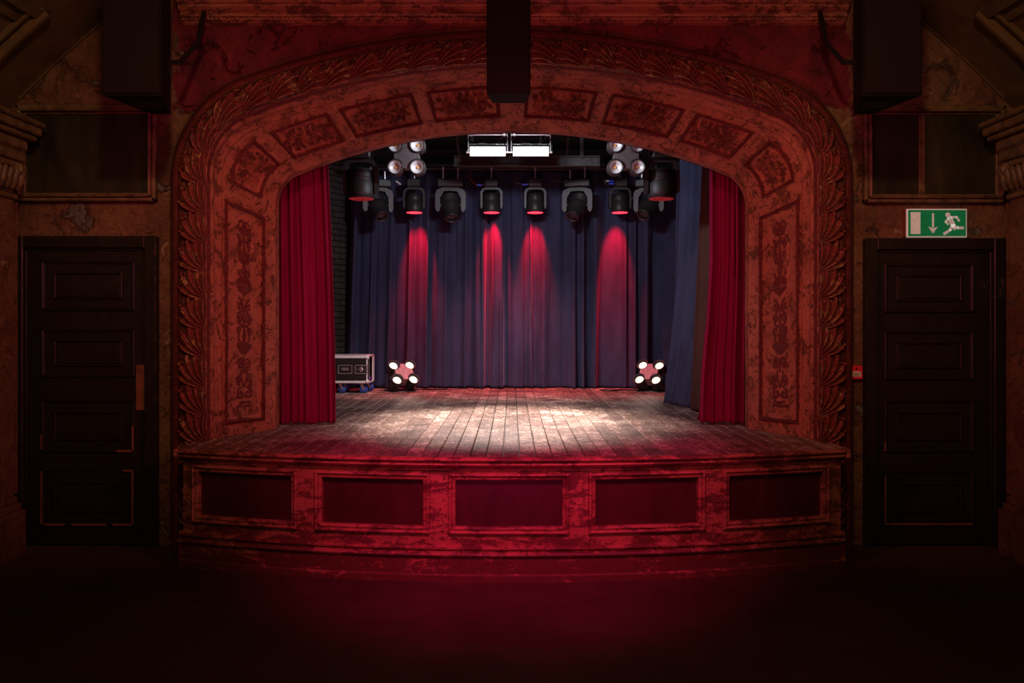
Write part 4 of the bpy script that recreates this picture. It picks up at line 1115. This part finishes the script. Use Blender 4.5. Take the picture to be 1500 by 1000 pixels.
def flood(lit=True):
    """flat LED flood with tube yoke; origin at the face centre, faces -Y and down"""
    r = thing('led_flood_light', '', 'stage light')
    w = .186; R_ = Matrix.Rotation(math.radians(-28), 3, 'X')   # tilt face downward
    R_ = Matrix.Rotation(math.radians(35), 3, 'X')
    m = MB(); m.box(-w, w, .006, .05, -.055, .055, .006, rot=R_)
    for i in range(18): m.box(-w+.012+i*.0225, -w+.02+i*.0225, .05, .085, -.05, .05, 0, rot=R_)
    b = m.build('housing', 'body', r)
    f = MB(); f.box(-w+.006, w-.006, 0, .008, -.05, .05, .002, rot=R_); f.build('led_face', 'ledwhite' if lit else 'dimpanel', b)
    if not lit:
        f = MB()
        for i in range(16): f.box(-w+.006, w-.006, -.003, .001, -.048+i*.006, -.0455+i*.006, 0, rot=R_)
        f.build('lens_ribs', 'plate', b)
    y = MB()
    for sg in (-1, 1):
        y.cyl((sg*(w+.012), .03, 0), (sg*(w+.012), .03, .20), .007); y.cyl((sg*(w-.01), .03, .0), (sg*(w+.03), .03, .0), .014); y.cyl((sg*w*.9, .02, .175), (sg*w*.9, .05, .175), .014)
    y.cyl((-w-.012, .03, .175), (w+.012, .03, .175), .008); y.cyl((-w-.012, .03, .20), (w+.012, .03, .20), .007); y.cyl((-w, .05, .085), (w, .05, .085), .006)
    y.box(-.03, .03, .01, .05, .195, .215, .002); y.cyl((0, .03, .2), (0, .03, .26), .012)
    y.build('yoke', 'steel', r)
    c = MB(); c.box(-.09, -.01, .03, .06, .07, .095, .004); c.box(.02, .08, .03, .06, .072, .09, .004); c.build('connector_box', 'plate', r)
    c = MB(); c.tube([(-.05, .05, .08), (-.1, .07, .12), (-.13, .09, .2), (-.08, .06, .27)], .005, 6); c.tube([(.05, .05, .08), (.12, .07, .11), (.17, .08, .2), (.2, .08, .28)], .005, 6); c.build('cable', 'cable', r)
    return r
f1 = flood(True); set_thing(f1, (wx(714.5, 8.3), 8.27, wz(222, 8.27)), 0, 'bright white flood light hanging left of stage centre', 'white flood lights')
f2 = dup(f1); set_thing(f2, (wx(777.5, 8.3), 8.27, wz(222, 8.27)), 0, 'bright white flood light hanging right of stage centre', 'white flood lights')
f3 = flood(False); set_thing(f3, (wx(517, 8.3)-0.03, 8.2, wz(217, 8.2)), math.radians(-22), 'pale tilted flood light tucked under the left of the arch', 'side flood lights'); f3.rotation_euler = (0, math.radians(14), math.radians(-25))
f4 = dup(f3); set_thing(f4, (wx(990, 8.3), 8.2, wz(210, 8.2)), 0, 'pale tilted flood light tucked under the right of the arch', 'side flood lights'); f4.rotation_euler = (0, math.radians(-14), math.radians(25))

# cables and plugs of the rig
def cable(pts, r, label, mat='cable', plugs=()):
    m = MB()
    P = [Vector(p) for p in pts]; out = []
    for i in range(len(P)-1):
        p0, p1, p2, p3 = P[max(i-1, 0)], P[i], P[i+1], P[min(i+2, len(P)-1)]
        for k in range(8):
            t = k/8; out.append(0.5*((2*p1)+(-p0+p2)*t+(2*p0-5*p1+4*p2-p3)*t*t+(-p0+3*p1-3*p2+p3)*t**3))
    out.append(P[-1]); m.tube(out, r, 8); o = m.build('cable', mat)
    tag(o, label, 'cable', 'rig cables' if 'rig' in label else None)
    for (p, q, mt) in plugs:
        c = MB(); c.cyl(p, q, .012, n=10); c.build('connector', mt, o)
    return o
def PXY(px, py, Y): return (wx(px, Y), Y, wz(py, Y))
Yr = 9.88
cable([PXY(693, 248, Yr), PXY(688, 256, Yr), PXY(692, 266, Yr), PXY(700, 271, Yr), PXY(709, 270, Yr)], .005, 'cable looping into the wash light below the left flood', 'redcable', [(PXY(699, 271, Yr), PXY(706, 271, Yr), 'blueplug')])
cable([PXY(770, 250, Yr), PXY(756, 256, Yr), PXY(752, 264, Yr), PXY(764, 270, Yr), PXY(775, 269, Yr)], .005, 'cable looping into the wash light below the right flood', 'cable', [(PXY(765, 270, Yr), PXY(773, 270, Yr), 'blueplug')])
cable([PXY(800, 254, Yr), PXY(806, 262, Yr), PXY(820, 266, Yr), PXY(840, 264, Yr), PXY(858, 261, Yr)], .005, 'drooping cable left of the two-clamp spotlight', 'cable')
cable([PXY(884, 252, Yr), PXY(883, 262, Yr), PXY(889, 270, Yr), PXY(897, 269, Yr)], .005, 'cable bundle with blue plugs beside the upper right blinder', 'cable', [(PXY(892, 265, Yr), PXY(899, 265, Yr), 'blueplug'), (PXY(892, 269, Yr), PXY(899, 269, Yr), 'blueplug'), (PXY(887, 265, Yr), PXY(892, 265, Yr), 'whiteplug')])
cable([PXY(572, 258, Yr), PXY(577, 263, Yr), PXY(586, 269, Yr), PXY(594, 268, Yr)], .005, 'cable with white plug below the upper left blinder', 'cable', [(PXY(580, 265, Yr), PXY(587, 270, Yr), 'whiteplug')])
cable([PXY(921, 250, Yr), PXY(924, 257, Yr), PXY(932, 257, Yr), PXY(937, 252, Yr)], .005, 'short cable with blue plug right of the upper right blinder', 'cable', [(PXY(929, 258, Yr), PXY(936, 257, Yr), 'blueplug')])
cable([(-1.9, 10.06, 3.562), (-1.2, 10.055, 3.562), (-.5, 10.065, 3.562), (.4, 10.055, 3.562), (1.2, 10.06, 3.562), (1.9, 10.06, 3.562)], .012, 'black cable loom lying along the rear lighting bar')
# floor cables
cable([(wx(604, 10.15), 10.15, ST+.01), (wx(618, 10.25), 10.25, ST+.009), (wx(640, 10.2), 10.2, ST+.008), (wx(655, 10.28), 10.28, ST+.008)], .008, 'black cable on the boards beside the left floor blinder')
cable([(wx(880, 10.1), 10.12, ST+.008), (wx(895, 10.1), 10.06, ST+.008), (wx(910, 10.1), 10.12, ST+.008), (wx(925, 10.1), 10.13, ST+.009), (wx(938, 10.1), 10.12, ST+.01)], .009, 'black cable on the boards beside the right floor blinder')
cable([(wx(475, 9.75), 9.85, ST+.4445), (wx(500, 9.8), 9.95, ST+.4445), (wx(511, 9.8), 9.85, ST+.4445), (wx(520, 9.8), 9.97, ST+.4445), (wx(512, 9.8), 9.9, ST+.4445)], .006, 'dark cable coiled on top of the flight case')
m = MB(); m.tube([(wx(502, 10.35), 10.3, wz(510, 10.3)), (wx(502, 10.35), 10.3, wz(485, 10.3))], .012, 8)
# ------------------------------------------------------------------ flight case
def flight_case():
    x0, x1, y0, y1 = -2.22, wx(540, 9.74), 9.74, 10.12
    r = thing('flight_case', 'black flight case with aluminium edges on blue wheels, left of the stage', 'flight case', (x1, y0, ST))
    ox, oy = x1, y0; z0, z1 = wz(561, 9.74)-ST, wz(521, 9.74)-ST
    X0, X1, Y1 = x0-ox, 0, y1-oy; t = .012
    m = MB(); m.box(X0, X1, 0.004, t, z0, z1); m.box(X0, X1, Y1-t, Y1, z0, z1); m.box(X0, X1, 0, Y1, z0, z0+t); m.box(X0, X1, 0, Y1, z1-t, z1); m.box(X0, X0+t, 0, Y1, z0, z1)
    m.build('shell', 'laminate', r)
    e = MB(); w = .028; a = .005
    for zz0, zz1 in ((z0, z0+w), (z1-w, z1)):
        e.box(X0, X1+a, -a, 0.004, zz0, zz1, .002); e.box(X0, X1+a, Y1-.002, Y1+a, zz0, zz1, .002)
    for (xa, xb) in ((X1-w, X1+a), (X0, X0+w)): e.box(xa, xb, -a, 0.004, z0, z1, .002)
    e.box(X1-.012, X1+a, -a, .016, z0, z1, .002); e.box(X1-.012, X1+a, Y1-.075, Y1+a, z0, z1, .002)
    e.box(X0, X1, -a, .03, z1-.002, z1+a, .002); e.box(X0, X1, Y1-.03, Y1, z1-.002, z1+a, .002); e.box(X1-.03, X1, 0, Y1, z1-.002, z1+a, .002)
    e.box(X1-.012, X1+a, 0, Y1, z0-.003, z0+.014, .002); e.box(X1-.012, X1+a, 0, Y1, z1-.014, z1+a, .002)
    e.build('edging', 'alu', r)
    for xc in (X1-.015, X0+.015):
        for zc_ in (z0+.02, z1-.02):
            c = MB(); c.lathe((xc, -.004, zc_), (0, -1, 0), [(0, .024), (.006, .022), (.010, .012), (.011, 0)], 14); c.build('ball_corner', 'alu', r)
    for px, wd in ((505.5, .088), (529, .078)):
        xc = wx(px, 9.74)-ox; zc_ = (z0+z1)/2
        l = MB(); h = .055
        l.box(xc-wd, xc+wd, -.006, .003, zc_+h-.014, zc_+h, .003); l.box(xc-wd, xc+wd, -.006, .003, zc_-h, zc_-h+.014, .003)
        l.box(xc-wd, xc-wd+.016, -.006, .003, zc_-h, zc_+h, .003); l.box(xc+wd-.016, xc+wd, -.006, .003, zc_-h, zc_+h, .003)
        if px < 510:
            l.box(xc-.045, xc+.045, -.014, 0.003, zc_-.012, zc_+.022, .006); lo = l.build('handle', 'steel', r)
        else:
            l.lathe((xc, -.0, zc_), (0, -1, 0), [(0, .03), (.008, .03), (.012, .018), (.013, 0)], 18); l.box(xc-.012, xc+.012, -.018, 0, zc_-.03, zc_+.03, .004)
            l.box(xc-wd*.7, xc+wd*.7, -.004, .003, zc_-.004, zc_+.004, .001)
            lo = l.build('butterfly_latch', 'steel', r)
    g = MB(); g.box(X1-.35, X1-.02, .03, Y1-.03, z0+.02, z0+.05, .004); g.box(X1-.3, X1-.03, .08, Y1-.1, z0+.05, z0+.075, .008); g.build('stored_gear', 'purple', r)
    for (x, y) in ((X1-.09, .06), (X1-.06, Y1-.06), (X0+.17, .06), (X0+.17, Y1-.06)):
        c = MB(); c.box(x-.04, x+.04, y-.035, y+.035, z0-.012, z0-.002, .002); c.cyl((x, y, z0-.012), (x, y, z0-.03), .022)
        zw = .05
        c.prism([(x-.02, z0-.028), (x+.02, z0-.028), (x+.035, zw-.01), (x+.02, zw-.016), (x, zw+.02)], y-.026, y-.021); c.prism([(x-.02, z0-.028), (x+.02, z0-.028), (x+.035, zw-.01), (x+.02, zw-.016), (x, zw+.02)], y+.021, y+.026)
        c.cyl((x+.02, y-.028, zw), (x+.02, y+.028, zw), .008)
        co = c.build('caster', 'steel', r)
        q = MB(); q.lathe((x+.02, y-.018, zw), (0, 1, 0), [(0, 0), (0, .042), (.006, .049), (.030, .049), (.036, .042), (.036, 0)], 24); q.build('wheel', 'bluewheel', co)
flight_case()

# ------------------------------------------------------------------ lights
def lamp(kind, name, loc, energy, color, target=None, size=0.3, spot=None, blend=0.5, sy=None, rad=0.05):
    l = bpy.data.lights.new(name, kind); l.energy = energy; l.color = color
    if kind == 'AREA':
        l.size = size
        if sy: l.shape = 'RECTANGLE'; l.size_y = sy
    else: l.shadow_soft_size = rad
    if kind == 'SPOT': l.spot_size = math.radians(spot); l.spot_blend = blend
    o = bpy.data.objects.new(name, l); COL.objects.link(o); o.location = loc
    if target is not None: o.rotation_euler = (Vector(target)-Vector(loc)).to_track_quat('-Z', 'Y').to_euler()
    return o
RED = (1.0, 0.012, 0.20)
ORANGE = (1.0, 0.27, 0.15)
lamp('SPOT', 'red_house_spot', (0.0, 1.9, 4.1), 740, RED, (0, 5.5, 0.6), spot=43, blend=1.0, rad=0.12)
lamp('SPOT', 'red_house_spot', (0.0, 1.2, 0.9), 150, RED, (0, 6.2, 2.7), spot=75, blend=0.9, rad=0.08)
for sg in (-1, 1):
    lamp('SPOT', 'red_cross_spot', (sg*1.9, 2.6, 2.9), 200, (1.0, 0.09, 0.20), (-sg*2.0, 6.25, 1.75), spot=46, blend=1.0, rad=0.08)
    lamp('SPOT', 'amber_house_spot', (sg*2.0, 2.0, 3.5), 50, ORANGE, (sg*0.9, 6.2, 2.6), spot=85, blend=1.0, rad=0.06)
    lamp('SPOT', 'warm_side_light', (sg*0.8, 1.8, 4.1), 170, (1, 0.52, 0.26), (sg*3.1, 6.0, 2.3), spot=54, blend=1.0, rad=0.12)
lamp('AREA', 'warm_room_light', (0, 1.5, 3.0), 12, (1, 0.50, 0.24), (0, 6.0, 2.8), size=0.8)
lamp('SPOT', 'side_flood_beam', (-1.35, 7.9, 3.2), 75, (1, 0.93, 0.9), (-2.0, 9.74, 1.0), spot=34, blend=0.8, rad=0.08)
lamp('SPOT', 'flood_spill', (0, 8.36, 3.25), 150, (1, 0.88, 0.84), (0, 9.5, ST), spot=88, blend=1.0, rad=0.15)
# flood lights of the rig
for px in (714.5, 777.5):
    x = wx(px, 8.27)
    lamp('SPOT', 'flood_beam', (x, 8.12, wz(228, 8.27)-.03), 680, (1, 0.86, 0.78), (x*.7, 7.2, ST), spot=58, blend=0.85, rad=0.03)
lamp('AREA', 'front_bar_fill', (0, 6.9, 3.35), 36, (0.88, 0.88, 1.0), (0, 10.4, 1.8), size=0.5, sy=0.1)
for px in (607, 720, 784, 908):
    x = wx(px, WY_)
    wb = lamp('SPOT', 'wash_beam', (x, WY_+.04, 2.975), 170, (1.0, 0.002, 0.02), (x, WY_+.49, 2.40), spot=82, blend=0.7, rad=0.015); wb.scale = (0.42, 1, 1)
    lamp('SPOT', 'wash_spill', (x, WY_-.02, 2.965), 130, (1.0, 0.02, 0.06), (x, WY_-.04, ST), spot=74, blend=1.0, rad=0.06)
for b_, yaw in ((b1, 28), (b2, -28)):
    a = math.radians(yaw); d = Vector((math.sin(a), -math.cos(a), 0))
    p = Vector(b_.location)+d*.16+Vector((0, 0, .1))
    lamp('AREA', 'blinder_glow', p, 0.5, (1, 0.8, 0.65), p+d+Vector((0, 0, .7)), size=0.25)

w = bpy.data.worlds.new('World'); sc.world = w; w.use_nodes = True
w.node_tree.nodes['Background'].inputs[0].default_value = (0.05, 0.02, 0.015, 1); w.node_tree.nodes['Background'].inputs[1].default_value = 0.5

cam = bpy.data.cameras.new('camera'); co = bpy.data.objects.new('camera', cam); COL.objects.link(co)
co.location = (0, 0, CH); co.rotation_euler = (PI/2, 0, 0); cam.lens = 28.8; cam.sensor_width = 36; cam.shift_y = -0.02
cam.clip_start = 0.05
sc.camera = co
sc.view_settings.view_transform = 'Standard'; sc.view_settings.look = 'None'; sc.view_settings.gamma = 1; sc.view_settings.use_curve_mapping = False
sc.view_settings.exposure = 0.0
